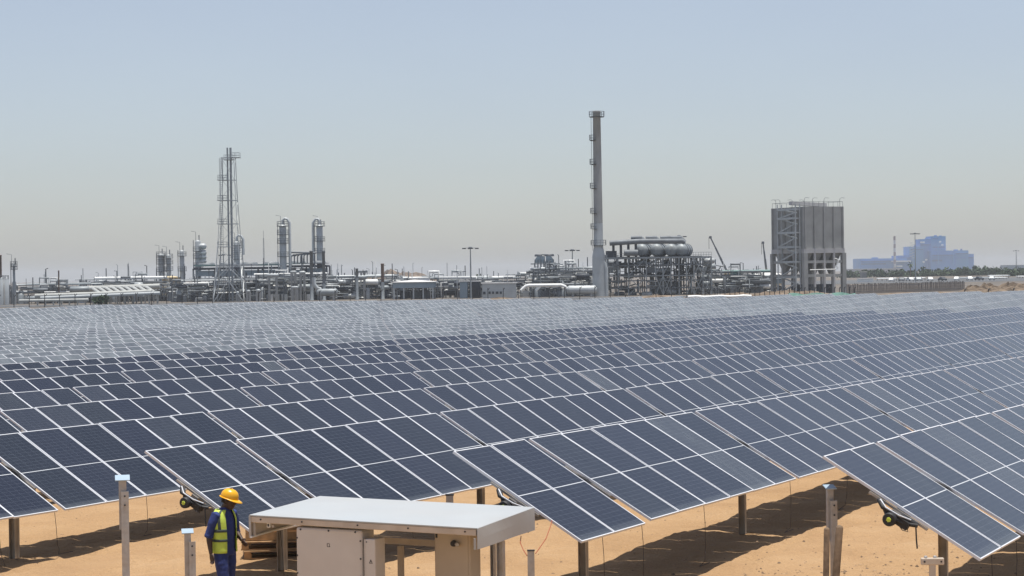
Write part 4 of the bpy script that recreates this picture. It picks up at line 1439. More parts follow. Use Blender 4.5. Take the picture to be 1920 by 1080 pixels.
pp = [sp_(L1 * .05, -1.2, at(1519, 506, Ys).z), sp_(L1 * .72, -1.2, at(1519, 505.5, Ys).z), sp_(L1 * .78, -1.2, at(1519, 503, Ys).z), sp_(L1 * .72, -1.2, at(1519, 499, Ys).z), sp_(L1 * .78, -1.2, at(1519, 494, Ys).z), sp_(L1 * .78, -1.2, at(1519, 487, Ys).z), sp_(L1 * .7, -1.2, at(1519, 485, Ys).z)]
MB().tube(pp, .12, 6).build('hose_pipe', M['white'], t)
mch = MB()
for i in range(7):
    q = sp_(L1 * (i + .5) / 7, L2 * .4, zG)
    mch.box((q.x, q.y, zG + 1.2), (1.2, 1.4, 2.2), RZ, i % 2)
mch.build('machinery', [M['dark'], M['mid']], t, 'stuff')

# --- far blue power plant
YB = 3500
t = thing('power_plant', 'big stepped blue power plant far off on the right', 'power plant', grd(at(1720, 505, YB)))
def slab(x0, x1, yt, m, dy=0, dep=60, name='hall'):
    A, B = at(x0, yt, YB), at(x1, yt, YB)
    g = gz(A.x, YB) - 1
    MB().box(((A.x + B.x) / 2, YB + dy + dep / 2, (g + A.z / 2 + B.z / 2) / 2), (B.x - A.x, dep, (A.z + B.z) / 2 - g)).build(name, M[m], t)
slab(1612, 1700, 484.5, 'blue', 0, 70)
slab(1684, 1712, 479, 'blue', 12, 50)
slab(1707, 1735, 462, 'blue2', 14, 50)
slab(1728.5, 1752, 448, 'blue', 16, 40, 'tower')
slab(1749, 1776.5, 442.5, 'blue2', 15, 45, 'tower')
slab(1744, 1790, 470, 'blue', -6, 40)
slab(1775, 1817, 469.5, 'blue2', 5, 70)
slab(1814, 1828, 476, 'blue', 9, 50)
for (x0, x1, yt) in ((1672, 1706, 489), (1680, 1690, 498)):
    A, B = at(x0, yt, YB - 10), at(x1, yt, YB - 10)
    MB().box(((A.x + B.x) / 2, YB - 10, A.z - 1), (B.x - A.x, 20, 2.2)).build('canopy_roof', M['white'], t)
for (x, y) in ((1731, 454), (1735, 454), (1766, 453), (1770, 459), (1733, 491), (1738, 487)):
    p = at(x, y, YB)
    dyv = {1766: 14.4, 1770: 14.4}.get(x, 15.4 if y < 470 else 13.4)
    if y > 470: p = at(x, y, YB)
    MB().box((p.x, YB + dyv - 8 if y > 470 else YB + dyv, p.z), (4, 1, 3)).build('window', M['white'], t)
M['blue3'] = mat('dark louvre blue', (0.012, 0.10, 0.30), 0.6, 0, 0.2, .03)
def bp(name, x0, x1, y0, y1, dy, m):
    a, b_ = at(x0, y0, YB), at(x1, y1, YB)
    MB().box(((a.x + b_.x) / 2, YB + dy, (a.z + b_.z) / 2), (b_.x - a.x, 3.0, abs(a.z - b_.z))).build(name, M[m], t)
for (x0, x1, y0, y1, dy, m) in ((1614, 1698, 489, 490.2, -1.6, 'blue3'), (1614, 1660, 494, 496, -1.6, 'blue3'), (1710, 1733, 467, 468, 12.4, 'blue3'), (1730, 1748, 458, 459.5, 14.4, 'blue3'), (1730, 1748, 463, 464, 14.4, 'blue2'),
                                (1752, 1775, 462.5, 464, 13.4, 'blue3'), (1752, 1762, 447, 448, 13.4, 'blue3'), (1778, 1815, 475, 476.2, 3.4, 'blue3'), (1778, 1815, 483, 484, 3.4, 'blue'), (1746, 1788, 478, 479, -7.6, 'blue3'), (1746, 1765, 487, 490, -7.6, 'blue3'),
                                (1816, 1827, 482, 484, 7.4, 'blue3'), (1686, 1710, 483, 484, 10.4, 'blue3')): bp('louvre_band', x0, x1, y0, y1, dy, m)
for (x0, x1, y0, y1, dy, m) in ((1741, 1744, 445.5, 449, 30, 'blue2'), (1758, 1763, 440.5, 443, 30, 'blue'), (1768, 1772, 441, 443, 30, 'blue2'), (1795, 1803, 467.5, 470, 30, 'blue'), (1720, 1724, 459.5, 462.5, 30, 'blue'), (1640, 1652, 482.5, 485, 30, 'blue2'), (1808, 1811, 466, 470, 30, 'blue3')): bp('roof_plant', x0, x1, y0, y1, dy, m)
for (x0, x1, y0, y1) in ((1708, 1711, 455, 486), (1712.5, 1715, 458, 486)):
    for q in range(6): bp('gantry_floor', x0, x1 + 2, y0 + q * 5, y0 + q * 5 + .8, 9, 'pale')
for (xc, yb_) in ((1756, 471), (1784, 470)): bp('duct', xc, xc + 1.4, 456 if xc < 1760 else 474, 496, -9.5, 'blue2')
st = at(1677, 443, YB - 30)
t = thing('striped_chimney', 'thin red and white banded chimney beside the blue power plant', 'chimney', grd(st))
g = gz(st.x, YB - 30)
hh = st.z - g
for i in range(9):
    MB().lathe((st.x, st.y, g + hh * i / 9), [(2.3 - .06 * i, 0), (2.25 - .06 * i, hh / 9)], 12).build('band', M['maroon' if i % 2 == 0 else 'fade'], t)
mast('very faint tall lattice mast near the right edge', 1906, 472, 2600, 'power_pylon')
block('faint low grey hall at the right edge beyond the trees', 1888, 1925, 497, 2200, 30, 'bluegrey', name='distant_hall')
block('long low pale hall left of the blue power plant', 1597, 1690, 504, 1900, 30, 'concrete_pale', name='distant_hall')

# --- trees on the right, individually
TX = [(1592, 506, 16), (1604, 513, 13), (1613, 511, 10), (1640, 507, 14), (1655, 511, 17), (1678, 508, 16), (1692, 504, 15), (1706, 509, 12), (1730, 508, 18), (1745, 510, 13), (1761, 503, 12), (1779, 505, 12),
      (1796, 502, 13), (1812, 500, 14), (1830, 497, 15), (1846, 501, 13), (1863, 504, 14)]
where = ['just right of the concrete silo', 'second right of the silo', 'third right of the silo', 'below the left wing of the blue plant', 'wide one below the left wing of the blue plant', 'below the banded chimney', 'just right of the banded chimney',
         'touching the tall lamp mast on its left', 'just right of the tall lamp mast', 'below the blue plant tower', 'below the right side of the blue tower', 'below the right wing of the blue plant', 'left of the tallest of the row', 'left neighbour of the tallest tree',
         'tallest of the row at the right end of the blue plant', 'right neighbour of the tallest tree', 'last round tree before the green mound']
for i, (x, y, w) in enumerate(TX): tree('dark green tree, ' + where[i], x, y, w, 1120 + (i % 4) * 12, 40 + i, group='trees in front of the blue power plant')
# a palm
T = at(1707, 495, 1060)
t = thing('palm_tree', 'palm tree left of the tall lamp mast', 'palm tree', grd(T))
MB().tube([down(T), T], .35, 7, r2=.22).build('trunk', M['bark'], t)
pc = MB()
for q in range(16):
    a = q * 2.4
    el = .9 - (q % 4) * .5
    d = Vector((math.cos(a) * math.cos(el), math.sin(a) * math.cos(el), math.sin(el)))
    s = Vector((-math.sin(a), math.cos(a), 0)) * .35
    p1, p2 = T + d * 1.6, T + d * 2.9 - Vector((0, 0, .9))
    pc.add([T - s * .4, T + s * .4, p1 + s, p1 - s, p2], [(0, 1, 2, 3), (3, 2, 4)])
pc.build('crown', M['leaf'], t)
# low green mound of bushes at the right edge
hb = MB()
for i in range(7):
    p = at(1882 + i * 8, 514, 1000)
    foliage(hb, (p.x, p.y, gz(p.x, 1000) + 1.6), 3.2, 1.9, 130, .5, 300 + i)
hb.build('hedge_mass', M['leaf'], None, 'stuff')

hb = MB()
rq = random.Random(8)
for i in range(56):
    xx = 1588 + i * 6.2 + rq.uniform(-2, 2)
    p = at(xx, 514, 1140)
    foliage(hb, (p.x, p.y + rq.uniform(-10, 10), gz(p.x, 1140) + rq.uniform(.8, 2.4)), rq.uniform(2.4, 3.8), rq.uniform(1.4, 2.8), 80, .6, 500 + i)
hb.build('bush_belt', M['leaf'], None, 'stuff')

strip('car_park', M['asphalt'], 690, 900, 95, 260, .05)
# --- car park: canopies, cars, cabins
for i, (x0, x1, y, Y, lb) in enumerate(((1647, 1683, 522, 800, 'long white car park canopy left of the tall lamp mast'), (1698, 1737, 521, 805, 'long white car park canopy behind the tall lamp mast'),
                                        (1795, 1880, 520.5, 830, 'very long grey car park canopy below the tree row'), (1856, 1894, 516.5, 850, 'upper white canopy near the right edge'),
                                        (1864, 1890, 520.3, 815, 'lower white canopy near the right edge'), (1910, 1930, 518, 840, 'white canopy cut by the right edge'))):
    A, B = at(x0, y, Y), at(x1, y, Y)
    t = thing('car_canopy', lb, 'canopy', grd((A + B) / 2), 'car park canopies')
    n = 8
    rf = MB()
    zc = (A.z + B.z) / 2
    for k in range(n): rf.box((A.x + (B.x - A.x) * (k + .5) / n, Y + 2.5, zc), ((B.x - A.x) / n * .98, 5, .22), Matrix.Rotation(R(2), 3, 'X'))
    rf.build('canopy_roof', M['white'] if i != 2 else M['pale'], t)
    pp = MB()
    for k in range(5):
        x = A.x + (B.x - A.x) * k / 4
        pp.bar((x, Y + 2.5, gz(x, Y) - .2), (x, Y + 2.5, zc), .2)
    pp.build('post', M['mid'], t)
def car(label, x, Y, m, yaw):
    p = at(x, 525, Y)
    g = gz(p.x, Y)
    t = thing('parked_car', label, 'car', (p.x, Y, g), 'cars in the far car park')
    RZ_ = Matrix.Rotation(yaw, 3, 'Z')
    def P(a, b, c): return Vector((p.x, Y, g)) + RZ_ @ Vector((a, b, c))
    prof = [(-2.2, .35), (-2.25, .8), (-1.9, .95), (-1.3, 1.0), (-.8, 1.5), (.7, 1.55), (1.35, 1.02), (2.1, .9), (2.25, .7), (2.2, .35)]
    vs = [P(a, s * (.85 if c < 1.1 else .68), c) for s in (-1, 1) for a, c in prof]
    n = len(prof)
    MB().add(vs, [tuple(range(n))[::-1], tuple(range(n, 2 * n))] + [(i, (i + 1) % n, n + (i + 1) % n, n + i) for i in range(n)]).build('body', M[m], t)
    gl = MB()
    for s in (-1, 1): gl.add([P(a, s * q, c) for a, c, q in ((-1.15, 1.05, .87), (1.2, 1.05, .87), (.65, 1.48, .73), (-.75, 1.45, .73))], [(0, 1, 2, 3)])
    gl.build('side_window', M['window'], t)
    for a in (-1.4, 1.4):
        for s in (-.88, .70): MB().lathe(P(a, s, .33), [(.33, 0), (.33, .2)], 10, axis=RZ_ @ Vector((0, 1, 0))).build('wheel', M['black'], t)
for i, (x, Y, m, lb) in enumerate(((1672, 770, 'white', 'white car parked under the left white canopy'), (1690, 770, 'mid', 'grey car parked left of the tall lamp mast'), (1706, 772, 'white', 'white car parked just left of the tall lamp mast'),
                                   (1724, 772, 'pale', 'silver car parked just right of the tall lamp mast'), (1744, 765, 'white', 'white car parked below the blue plant tower'), (1767, 760, 'dark', 'black car parked above the slatted fence end'),
                                   (1794, 765, 'white', 'white car at the left end of the very long canopy'), (1818, 760, 'white', 'white car under the middle of the very long canopy'), (1836, 755, 'dark', 'dark grey car under the very long canopy'), (1860, 752, 'pale', 'silver car at the right end of the very long canopy'))):
    car(lb, x, Y, m, R(70 + 17 * (i % 3)))
block('ribbed white trailer cabin right of the silo', 1611, 1637, 523, 760, 4, 'white', name='site_cabin')
block('brown cabin above the tree row right of the silo', 1616, 1625, 510, 1090, 6, 'mid', name='site_cabin')

# --- fences
def fence_line(label, pts_px, Y, hpx, step, name='chain_link_fence', fork=True):
    A, B = at(*pts_px[0], Y), at(*pts_px[1], Y)
    n = int((B.x - A.x) / step)
    root = thing(name, label, 'fence', grd((A + B) / 2))
    hh = hpx * Y / F
    wires = MB()
    prev = None
    me = None
    for i in range(n + 1):
        x = A.x + (B.x - A.x) * i / n
        g = gz(x, Y)
        if me is None:
            pm = MB().bar((0, 0, -.2), (0, 0, hh), .13)
            if fork:
                pm.bar((0, 0, hh - .05), (0, -.4, hh + .4), .1)
                pm.bar((0, 0, hh - .05), (.35, .3, hh + .4), .1)
            me = bpy.data.meshes.new('post')
            me.from_pydata(pm.v, [], pm.f)
            me.materials.append(M['black'])
        o = bpy.data.objects.new('post', me)
        COL.objects.link(o)
        o.parent = root
        o.location = Vector((x, Y, g)) - root.location
        o.rotation_euler = (0, R(rc.uniform(-2, 2)), 0)
        if prev is not None:
            for k in range(6): wires.bar(prev + Vector((0, 0, hh * (.1 + .18 * k))), Vector((x, Y, g + hh * (.1 + .18 * k))), .012)
        prev = Vector((x, Y, g))
    wires.build('wire', M['mid'], root, 'stuff')
    return root
fence_line('long wire fence with forked dark posts between the panels and the plant', ((-60, 570), (1345, 560)), 398, 21, 3.0)
fence_line('wire fence with close set forked posts in front of the silo', ((1322, 560), (1602, 552)), 402, 13, 1.0)
fence_line('stretch of wire fence at the far right before the earth heaps', ((1808, 552), (1990, 552)), 330, 16, 3.3)
# slatted fence on the right: every slat its own piece
A, B = at(1588, 552, 420), at(1808, 552, 455)
t = thing('slatted_fence', 'long grey slatted fence right of the silo', 'fence', grd((A + B) / 2))
n = 112
me = bpy.data.meshes.new('slat')
pm = MB().box((0, 0, 1.05), (.17, .05, 2.2))
me.from_pydata(pm.v, [], pm.f)
me.materials.append(mat('weathered timber', (0.20, 0.175, 0.16), 0.9, 0, 0.3, 1.5))
for i in range(n):
    f_ = i / (n - 1)
    p = A.lerp(B, f_)
    o = bpy.data.objects.new('slat', me)
    COL.objects.link(o)
    o.parent = t
    o.location = Vector((p.x, p.y, gz(p.x, p.y))) - t.location
    o.scale = (1, 1, rc.uniform(.9, 1.06))
    o.rotation_euler = (0, R(rc.uniform(-1.5, 1.5)), 0)
rl = MB()
for h_ in (.5, 1.7): rl.bar((A.x, A.y + .06, gz(A.x, A.y) + h_), (B.x, B.y + .06, gz(B.x, B.y) + h_), .05, .1)
rl.build('rail', M['mid'], t)

# --- earth heaps, white ground pipe, green sheeting
def heap(label, x, Y, wx, h_, seed, m='earth'):
    p = at(x, 545, Y)
    r = random.Random(seed)
    g = gz(p.x, Y)
    n, mrg = 18, 7
    vs, fs = [(p.x, Y, g + h_)], []
    for k in range(1, mrg):
        for j in range(n):
            a = 2 * math.pi * j / n
            f_ = k / (mrg - 1)
            w = wx * (1 + .25 * math.sin(3 * a + seed) + r.uniform(-.12, .12)) * f_
            z = h_ * (1 - f_ ** 1.4) * (1 + r.uniform(-.3, .3))
            vs.append((p.x + w * math.cos(a), Y + w * .5 * math.sin(a), g - .3 * (k == mrg - 1) + z))
    for j in range(n): fs.append((0, 1 + j, 1 + (j + 1) % n))
    for k in range(mrg - 2):
        for j in range(n):
            fs.append((1 + k * n + j, 1 + (k + 1) * n + j, 1 + (k + 1) * n + (j + 1) % n, 1 + k * n + (j + 1) % n))
    return tag(MB().add(vs, fs).build('earth_heap', M[m]), label, 'earth heap', 'earth heaps by the fences')
for i, (x, Y, w, h_, lb) in enumerate(((1825, 410, 3.5, 1.5, 'low tan earth heap at the end of the slatted fence'), (1850, 414, 4.2, 1.8, 'tan earth heap second from the slatted fence'), (1872, 408, 4, 1.3, 'low middle heap of the tan earth row'),
                                       (1893, 412, 4.5, 1.9, 'tall tan earth heap near the right edge'), (1914, 409, 4.5, 1.7, 'tan earth heap cut by the right edge'), (1440, 408, 5, .9, 'low stony heap below the pale shed'),
                                       (1475, 410, 5, 1.1, 'low stony heap below the left silo leg'), (1515, 409, 6, .9, 'low stony heap below the silo'), (1385, 409, 6, .8, 'low heap under the forked fence left of the silo'), (1235, 405, 5, .6, 'small sandy heap below the drum structure'),
                                       (940, 404, 4, .6, 'small dark heap by the fence right of the central lamp mast'), (1700, 412, 7, .3, 'low earth bank in front of the slatted fence'), (1770, 411, 6, .35, 'low earth bank before the right end of the slatted fence'))):
    heap(lb, x, Y, w, h_, i * 3 + 1)
P0, P1 = at(1290, 558, 392), at(1409, 556, 392)
q = [Vector((P0.x + (P1.x - P0.x) * i / 8, 392, gz(P0.x, 392) + .3 + .08 * math.sin(i * 2))) for i in range(9)]
tag(MB().tube(q, .28, 9).build('ground_pipe', M['white']), 'white pipe lying on the ground beyond the panels, left of the silo', 'pipe')
mb = MB()
vs, fs = [], []
for i in range(15):
    f_ = i / 14
    p = at(1478 + 125 * f_, 554, 394)
    h_ = .35 + .45 * abs(math.sin(f_ * 9 + 1))
    g = gz(p.x, 394)
    for a, b in ((-1.2, -.1), (-.5, h_), (.5, h_ * .9), (1.2, -.1)): vs.append((p.x, 394 + a, g + b))
for i in range(14):
    for j in range(3): fs.append((i * 4 + j, i * 4 + j + 1, (i + 1) * 4 + j + 1, (i + 1) * 4 + j))
tag(mb.add(vs, fs).build('ground_sheet', M['tarp']), 'crumpled dark green sheeting on the ground below the silo', 'sheeting')
# far dunes
for (x, Y, w, h_, lb) in ((740, 1500, 26, 9, 'pale orange dune beyond the brown stack'), (770, 1600, 30, 7, 'second pale dune right of the brown stack')):
    o = heap(lb, x, Y, w, h_, int(x), 'earth')
    o.name = 'sand_dune'
    o['category'] = 'dune'
    o['group'] = 'dunes beyond the plant'

# ------------------------------------------------------------------ foreground
M['cab'] = mat('pale beige cabinet paint', (0.60, 0.56, 0.51), 0.45, 0, 0.04, 3, dust=.15)
M['cab2'] = mat('tan cabinet paint', (0.50, 0.42, 0.32), 0.5, 0, 0.05, 3, dust=.25)
M['sheet'] = mat('white roof sheet', (0.41, 0.44, 0.455), 0.45, 0, 0.04, 1.2, dust=.2)
M['beam'] = mat('dusty pale beam', (0.56, 0.49, 0.41), 0.6, 0, 0.12, 5, dust=.4)
M['galv'] = mat('bright galvanised steel', (0.42, 0.42, 0.42), 0.45, 0.35, 0.15, 14, dust=.45)
M['cap'] = mat('pale blue cap plate', (0.36, 0.46, 0.55), 0.35, 0, 0.05, 5)
M['wood'] = mat('raw pallet wood', (0.42, 0.26, 0.13), 0.8, 0, 0.25, 9)
M['stake'] = mat('grey weathered timber', (0.20, 0.14, 0.09), 0.9, 0, 0.3, 10, bump=.4)
M['ink'] = mat('black print', (0.03, 0.03, 0.035), 0.6, 0, 0.05, 5)
M['redwire'] = mat('red cable sheath', (0.35, 0.08, 0.03), 0.5, 0, 0.1, 5)

def atz(x, y, z):
    x, y = unroll(x, y)
    Y = (H - z) * F / (y - HOR)
    return Vector(((x - 960) / F * Y, Y, z))
D1, D2 = -N, U
FZ = Matrix((D1, D2, Vector((0, 0, 1)))).transposed()      # frame of the station: x along the front, y away

# --- inverter station under its white canopy
RZ0 = 1.60
FL, FR_ = atz(468, 967, RZ0), atz(894, 992, RZ0)
BL, BR = atz(590, 935, RZ0), atz(1008, 949, RZ0)
st = thing('inverter_station', 'inverter station under a flat white canopy roof in front of the panels', 'inverter station', (FL.x + 1.5, FL.y, gz(FL.x + 1.5, FL.y)))
e1 = FR_ - FL
e2 = ((BL - FL) + (BR - FR_)) / 2
BL, BR = FL + e2, FR_ + e2
up_ = Vector((0, 0, 1))
def slab_q(mb, q, t, mi=0):
    vs = list(q) + [p - up_ * t for p in q]
    mb.add(vs, [(0, 1, 2, 3), (7, 6, 5, 4), (0, 4, 5, 1), (1, 5, 6, 2), (2, 6, 7, 3), (3, 7, 4, 0)], mi)
roof = MB()
slab_q(roof, [FL + up_ * .012, FR_ + up_ * .012, BR + up_ * .012, BL + up_ * .012], .022)
roof.build('roof_sheet', M['sheet'], st, bevel=.006)
d1 = e1.normalized()
d2 = e2.normalized()
fb = MB()
fb.bar(FL - up_ * .052 + d2 * .04 + d1 * .005, FR_ - up_ * .052 + d2 * .04 - d1 * .012, .06, .078)
fb.build('front_beam', M['beam'], st, bevel=.006)
MB().bar(BL - up_ * .07 - d2 * .04, BR - up_ * .07 - d2 * .04, .06, .115).build('rear_beam', M['beam'], st, bevel=.006)
for i in range(5):
    p = FL + e1 * (.05, .24, .49, .71, .95)[i] + d2 * .006 - up_ * .045
    MB().lathe(p, [(.011, 0), (.011, .008)], 8, axis=-d2).build('bolt', M['ink'], st)
def side_flap(A, B, s, drop0, drop1, m):
    n = 10
    vs, fs = [], []
    for i in range(n + 1):
        p = A.lerp(B, i / n)
        bulge = math.sin(i / n * math.pi * 2.2) * .010
        drop = drop0 + (drop1 - drop0) * i / n
        for k, (o, z) in enumerate(((.0, .012), (.010, .004), (.012 + bulge * .6, -.13), (.010 + bulge, -drop))):
            vs.append(p + d1 * (s * o) + up_ * z)
    for i in range(n):
        for k in range(3): fs.append((i * 4 + k, i * 4 + k + 1, (i + 1) * 4 + k + 1, (i + 1) * 4 + k))
    o = MB().add(vs, fs, 0, False).build('side_flap', m, st)
    so = o.modifiers.new('thick', 'SOLIDIFY')
    so.thickness = .008
    return o
side_flap(FR_, BR, 1, .255, .30, M['sheet'])
lfl = side_flap(FL, BL, -1, .285, .275, M['cab'])  # same white sheet, its shaded inner face put into the beige colour
MB().bar(FL - up_ * .285 + d1 * .012, BL - up_ * .275 + d1 * .012, .035, .022, up=up_).build('flap_hem', M['white'], lfl)  # bent lip, its sunlit look put into the brighter white
MB().bar(FL + d1 * .025 + d2 * .09 - up_ * .02, FL + d1 * .025 + d2 * .09 - up_ * .27, .03, .03).build('hanger', M['galv'], st)
MB().bar(FL - d1 * .004 + d2 * .01 - up_ * .01, FL - d1 * .004 + d2 * .01 - up_ * .285, .03, .03).build('hanger', M['galv'], st)
MB().bar(FR_ - d1 * .03 - up_ * .12, FR_ - d1 * .035 - up_ * .26 + d2 * .01, .03, .012).build('flap_fold', M['sheet'], st)
gd = -.3
# cross rail with its leg seen between the two cabinets
pa, pb = at(716, 1013, 27.6), at(818, 1019, 27.0)
MB().bar(pa, pb, .05, .09).build('cross_rail', M['beam'], st, bevel=.004)
p = at(751, 1024, 27.3)
MB().box((p.x, p.y, (gd + p.z) / 2), (.075, .06, p.z - gd), FZ).build('post', M['beam'], st, bevel=.004)
for xx, w, Y in ((925.5, .055, 26.0), (940, .10, 25.9)):
    p = at(xx, 1014, Y)
    o = MB()
    o.box((p.x, p.y, (gd + p.z) / 2), (w, .012, p.z - gd), FZ)
    for s in (-1, 1): o.box(Vector((p.x, p.y, (gd + p.z) / 2)) + D1 * s * (w / 2 - .005) - D2 * .03, (.01, .05, p.z - gd), FZ)
    o.build('post', M['galv'], st)

# big inverter
inv_root = thing('inverter_cabinet', 'large pale beige inverter box bolted shut under the canopy, left one', 'cabinet', (0, 0, 0))
c0 = at(554, 988.5, 26.15)                     # front left upper corner
W_, Hh, Dp = 1.0, .70, .33
cen = c0 + D1 * W_ / 2 + D2 * Dp / 2 - up_ * Hh / 2
inv_root.location = (cen.x, cen.y, gz(cen.x, cen.y))
MB().box(cen, (W_, Dp, Hh), FZ).build('housing', M['cab'], inv_root, bevel=.03)
front = c0 - D2 * .004
def fp(a, z, off=.0): return c0 + D1 * a - up_ * z - D2 * off
for a in (.075, .50, .90): MB().lathe(fp(a, .028, -.002), [(.013, 0), (.011, .010)], 8, axis=-D2).build('bolt', M['ink'], inv_root)
for z in (.14, .37, .60):
    for a in (.02, .975): MB().lathe(fp(a, z, -.002), [(.012, 0), (.010, .010)], 8, axis=-D2).build('bolt', M['ink'], inv_root)
lg = MB()                                    # the little square mark on its door
for (a0, z0, a1, z1) in ((.478, .195, .512, .195), (.512, .195, .512, .235), (.512, .235, .478, .235), (.478, .235, .478, .195)):
    lg.bar(fp(a0, z0, .002), fp(a1, z1, .002), .005, .003, up=-D2)
lg.bar(fp(.512, .222, .0025), fp(.52, .235, .0025), .005, .003, up=-D2)
lg.build('door_mark', M['ink'], inv_root)
MB().bar(fp(.465, .635, .002), fp(.52, .637, .002), .004, .003, up=-D2).build('door_lettering', M['ink'], inv_root)
# connection box stepped back on its right
sb = thing('connection_box', 'narrow pale side box with a warning triangle beside the large inverter', 'cabinet', (0, 0, 0))
cs = c0 + D1 * (W_ + .02) + D2 * .10 - up_ * (.09 + Hh / 2)
sb.location = (cs.x, cs.y, gz(cs.x, cs.y))
MB().box(cs + D1 * .035, (.05, .2, Hh - .05), FZ).build('hinge_strip', M['cab'], sb)
MB().box(cs + D1 * .13 - D2 * .02, (.14, .26, Hh - .02), FZ).build('housing', M['cab'], sb, bevel=.012)
q = cs + D1 * .135 - D2 * .151 + up_ * .05
tr = MB()
for (a, b) in (((-.022, -.02), (.022, -.02)), ((.022, -.02), (0, .026)), ((0, .026), (-.022, -.02))):
    tr.bar(q + D1 * a[0] + up_ * a[1], q + D1 * b[0] + up_ * b[1], .006, .003, up=-D2)
tr.bar(q + up_ * .012, q - up_ * .006, .006, .003, up=-D2)
tr.bar(q - up_ * .011, q - up_ * .015, .006, .003, up=-D2)
tr.build('warning_triangle', M['ink'], sb)
for z in (.30, -.28): MB().lathe(cs + D1 * .075 - D2 * .149 + up_ * z, [(.009, 0), (.008, .008)], 8, axis=-D2).build('bolt', M['ink'], sb)
# right hand cabinet
rcab = thing('switch_cabinet', 'tan switch cabinet with a round rotary knob under the right of the canopy', 'cabinet', (0, 0, 0))
c1 = at(814, 988, 26.0)
W2, H2, Dp2 = .52, .85, .30
cen = c1 + D1 * W2 / 2 + D2 * Dp2 / 2 - up_ * H2 / 2
rcab.location = (cen.x, cen.y, gz(cen.x, cen.y))
MB().box(cen, (W2, Dp2, H2), FZ).build('housing', M['cab2'], rcab, bevel=.012)
def fp2(a, z, off=0): return c1 + D1 * a - up_ * z - D2 * off
MB().box(fp2(W2 / 2, H2 / 2 + .02, .006), (W2 - .05, .012, H2 - .08), FZ).build('door', M['cab2'], rcab, bevel=.004)
k = MB().lathe(fp2(.30, .20, .012), [(.042, 0), (.042, .02), (.036, .05)], 16, axis=-D2)
k.build('knob', M['ink'], rcab)
MB().lathe(fp2(.335, .205, .012), [(.03, 0), (.03, .09), (.022, .10)], 14, axis=(D1 * .5 - D2 * .85)).build('knob_cover', M['galv'], rcab)
MB().box(fp2(.04, .115, .014), (.025, .012, .05), FZ).build('vent', M['ink'], rcab)
MB().box(fp2(.335, .055, .03), (.035, .05, .06), FZ).build('latch', M['ink'], rcab)
MB().box(fp2(.385, .058, .03), (.05, .05, .06), FZ).build('latch', M['galv'], rcab)
# small socket under the left end of the roof
sc_ = FL + e1 * .075 + d2 * .09 - up_ * .125
so_ = MB().box(sc_, (.045, .03, .06), FZ).build('socket', M['white'], st)
MB().box(sc_ - D2 * .018, (.022, .006, .035), FZ).build('socket_hole', M['ink'], so_)
MB().box(sc_ + D1 * .07 - up_ * .01, (.03, .03, .03), FZ).build('junction', M['galv'], st)

# --- posts with caps
def capped_post(label, x, ycap, w_px, Y, x2, y2, capw):
    T = at(x, ycap, Y)
    t = thing('capped_post', label, 'post', grd(T), 'steel posts with square cap plates')
    s = Y / F
    w = w_px * s
    MB().box((T.x, T.y, T.z - .35), (w, w * .8, .66), Matrix.Rotation(R(12), 3, 'Z')).build('upper_tube', M['galv'], t, bevel=.003)
    MB().box(T + up_ * .005, (capw * s, capw * s * .95, .012), Matrix.Rotation(R(12), 3, 'Z') @ Matrix.Rotation(R(17), 3, 'X')).build('cap_plate', M['cap'], t)
    P = at(x2, y2, Y - .08)
    g = gz(P.x, P.y) - .3
    l = MB()
    RZp = Matrix.Rotation(R(12), 3, 'Z')
    l.box((P.x, P.y, (P.z + g) / 2), (w * 1.0, .006, P.z - g), RZp)
    for q in (-1, 1): l.box(Vector((P.x, P.y, (P.z + g) / 2)) + RZp @ Vector((q * (w / 2 - .003), .03, 0)), (.006, .054, P.z - g), RZp)
    l.build('channel', M['galv'], t)
    bt = MB()
    for dz in (.06, .18): bt.lathe((P.x, P.y - .003, P.z - dz), [(.012, 0), (.012, .012)], 8, axis=(0, -1, 0))
    bt.build('bolt', M['ink'], t)
    return t
capped_post('tall steel post with a pale cap plate left of the worker', 229, 897, 14, 26.6, 233.5, 922, 27)
capped_post('short steel post with a pale cap plate beside the worker', 351, 997, 12, 26.8, 360, 1016, 22)
capped_post('steel post with a pale cap plate between two timber stakes, right side', 1556, 914, 12, 25.2, 1564.5, 939, 21)
P = at(995.5, 1034, 26.0)
t = thing('cable_post', 'stubby steel channel post with a looped red cable right of the canopy', 'post', grd(P))
g = gz(P.x, P.y) - .3
l = MB()
l.box((P.x, P.y, (P.z + g) / 2), (.09, .006, P.z - g))
for q in (-1, 1): l.box((P.x + q * .042, P.y + .03, (P.z + g) / 2), (.006, .054, P.z - g))
l.build('channel', M['galv'], t)
MB().box((P.x, P.y + .02, P.z + .008), (.10, .07, .014)).build('cap', M['ink'], t)
MB().tube([P + Vector((-.05, 0, -.06)), at(981, 1031, 26.1), at(975.5, 1018, 26.3), at(977, 1006, 26.6)], .006, 6).build('cable', M['redwire'], t)
MB().tube([P + Vector((.06, 0, -.03)), at(1011, 1029, 26.1), at(1024, 1010, 26.5), at(1033, 985, 27), at(1035, 976, 27.3)], .006, 6).build('cable', M['redwire'], t)
# timber stakes beside the right capped post
for (x0, y0, x1, y1, w, lb) in ((1551, 989, 1549, 1110, 11.5, 'upright round topped timber stake left of the capped post'), (1575, 985, 1566, 1110, 14, 'leaning round topped timber stake right of the capped post')):
    Y = 24.7
    a, b = at(x0, y0, Y), at(x1, y1, Y)
    b = a + (b - a) * ((a.z + .3) / (a.z - b.z))
    r = w / 2 * Y / F
    axs = (a - b).normalized()
    L = (a - b).length
    o = MB().lathe(b, [(r, 0), (r * 1.02, L * .5), (r, L - r * .8), (r * .8, L - r * .3), (r * .3, L)], 14, axis=axs).build('timber_stake', M['stake'])
    tag(o, lb, 'stake', 'timber stakes')
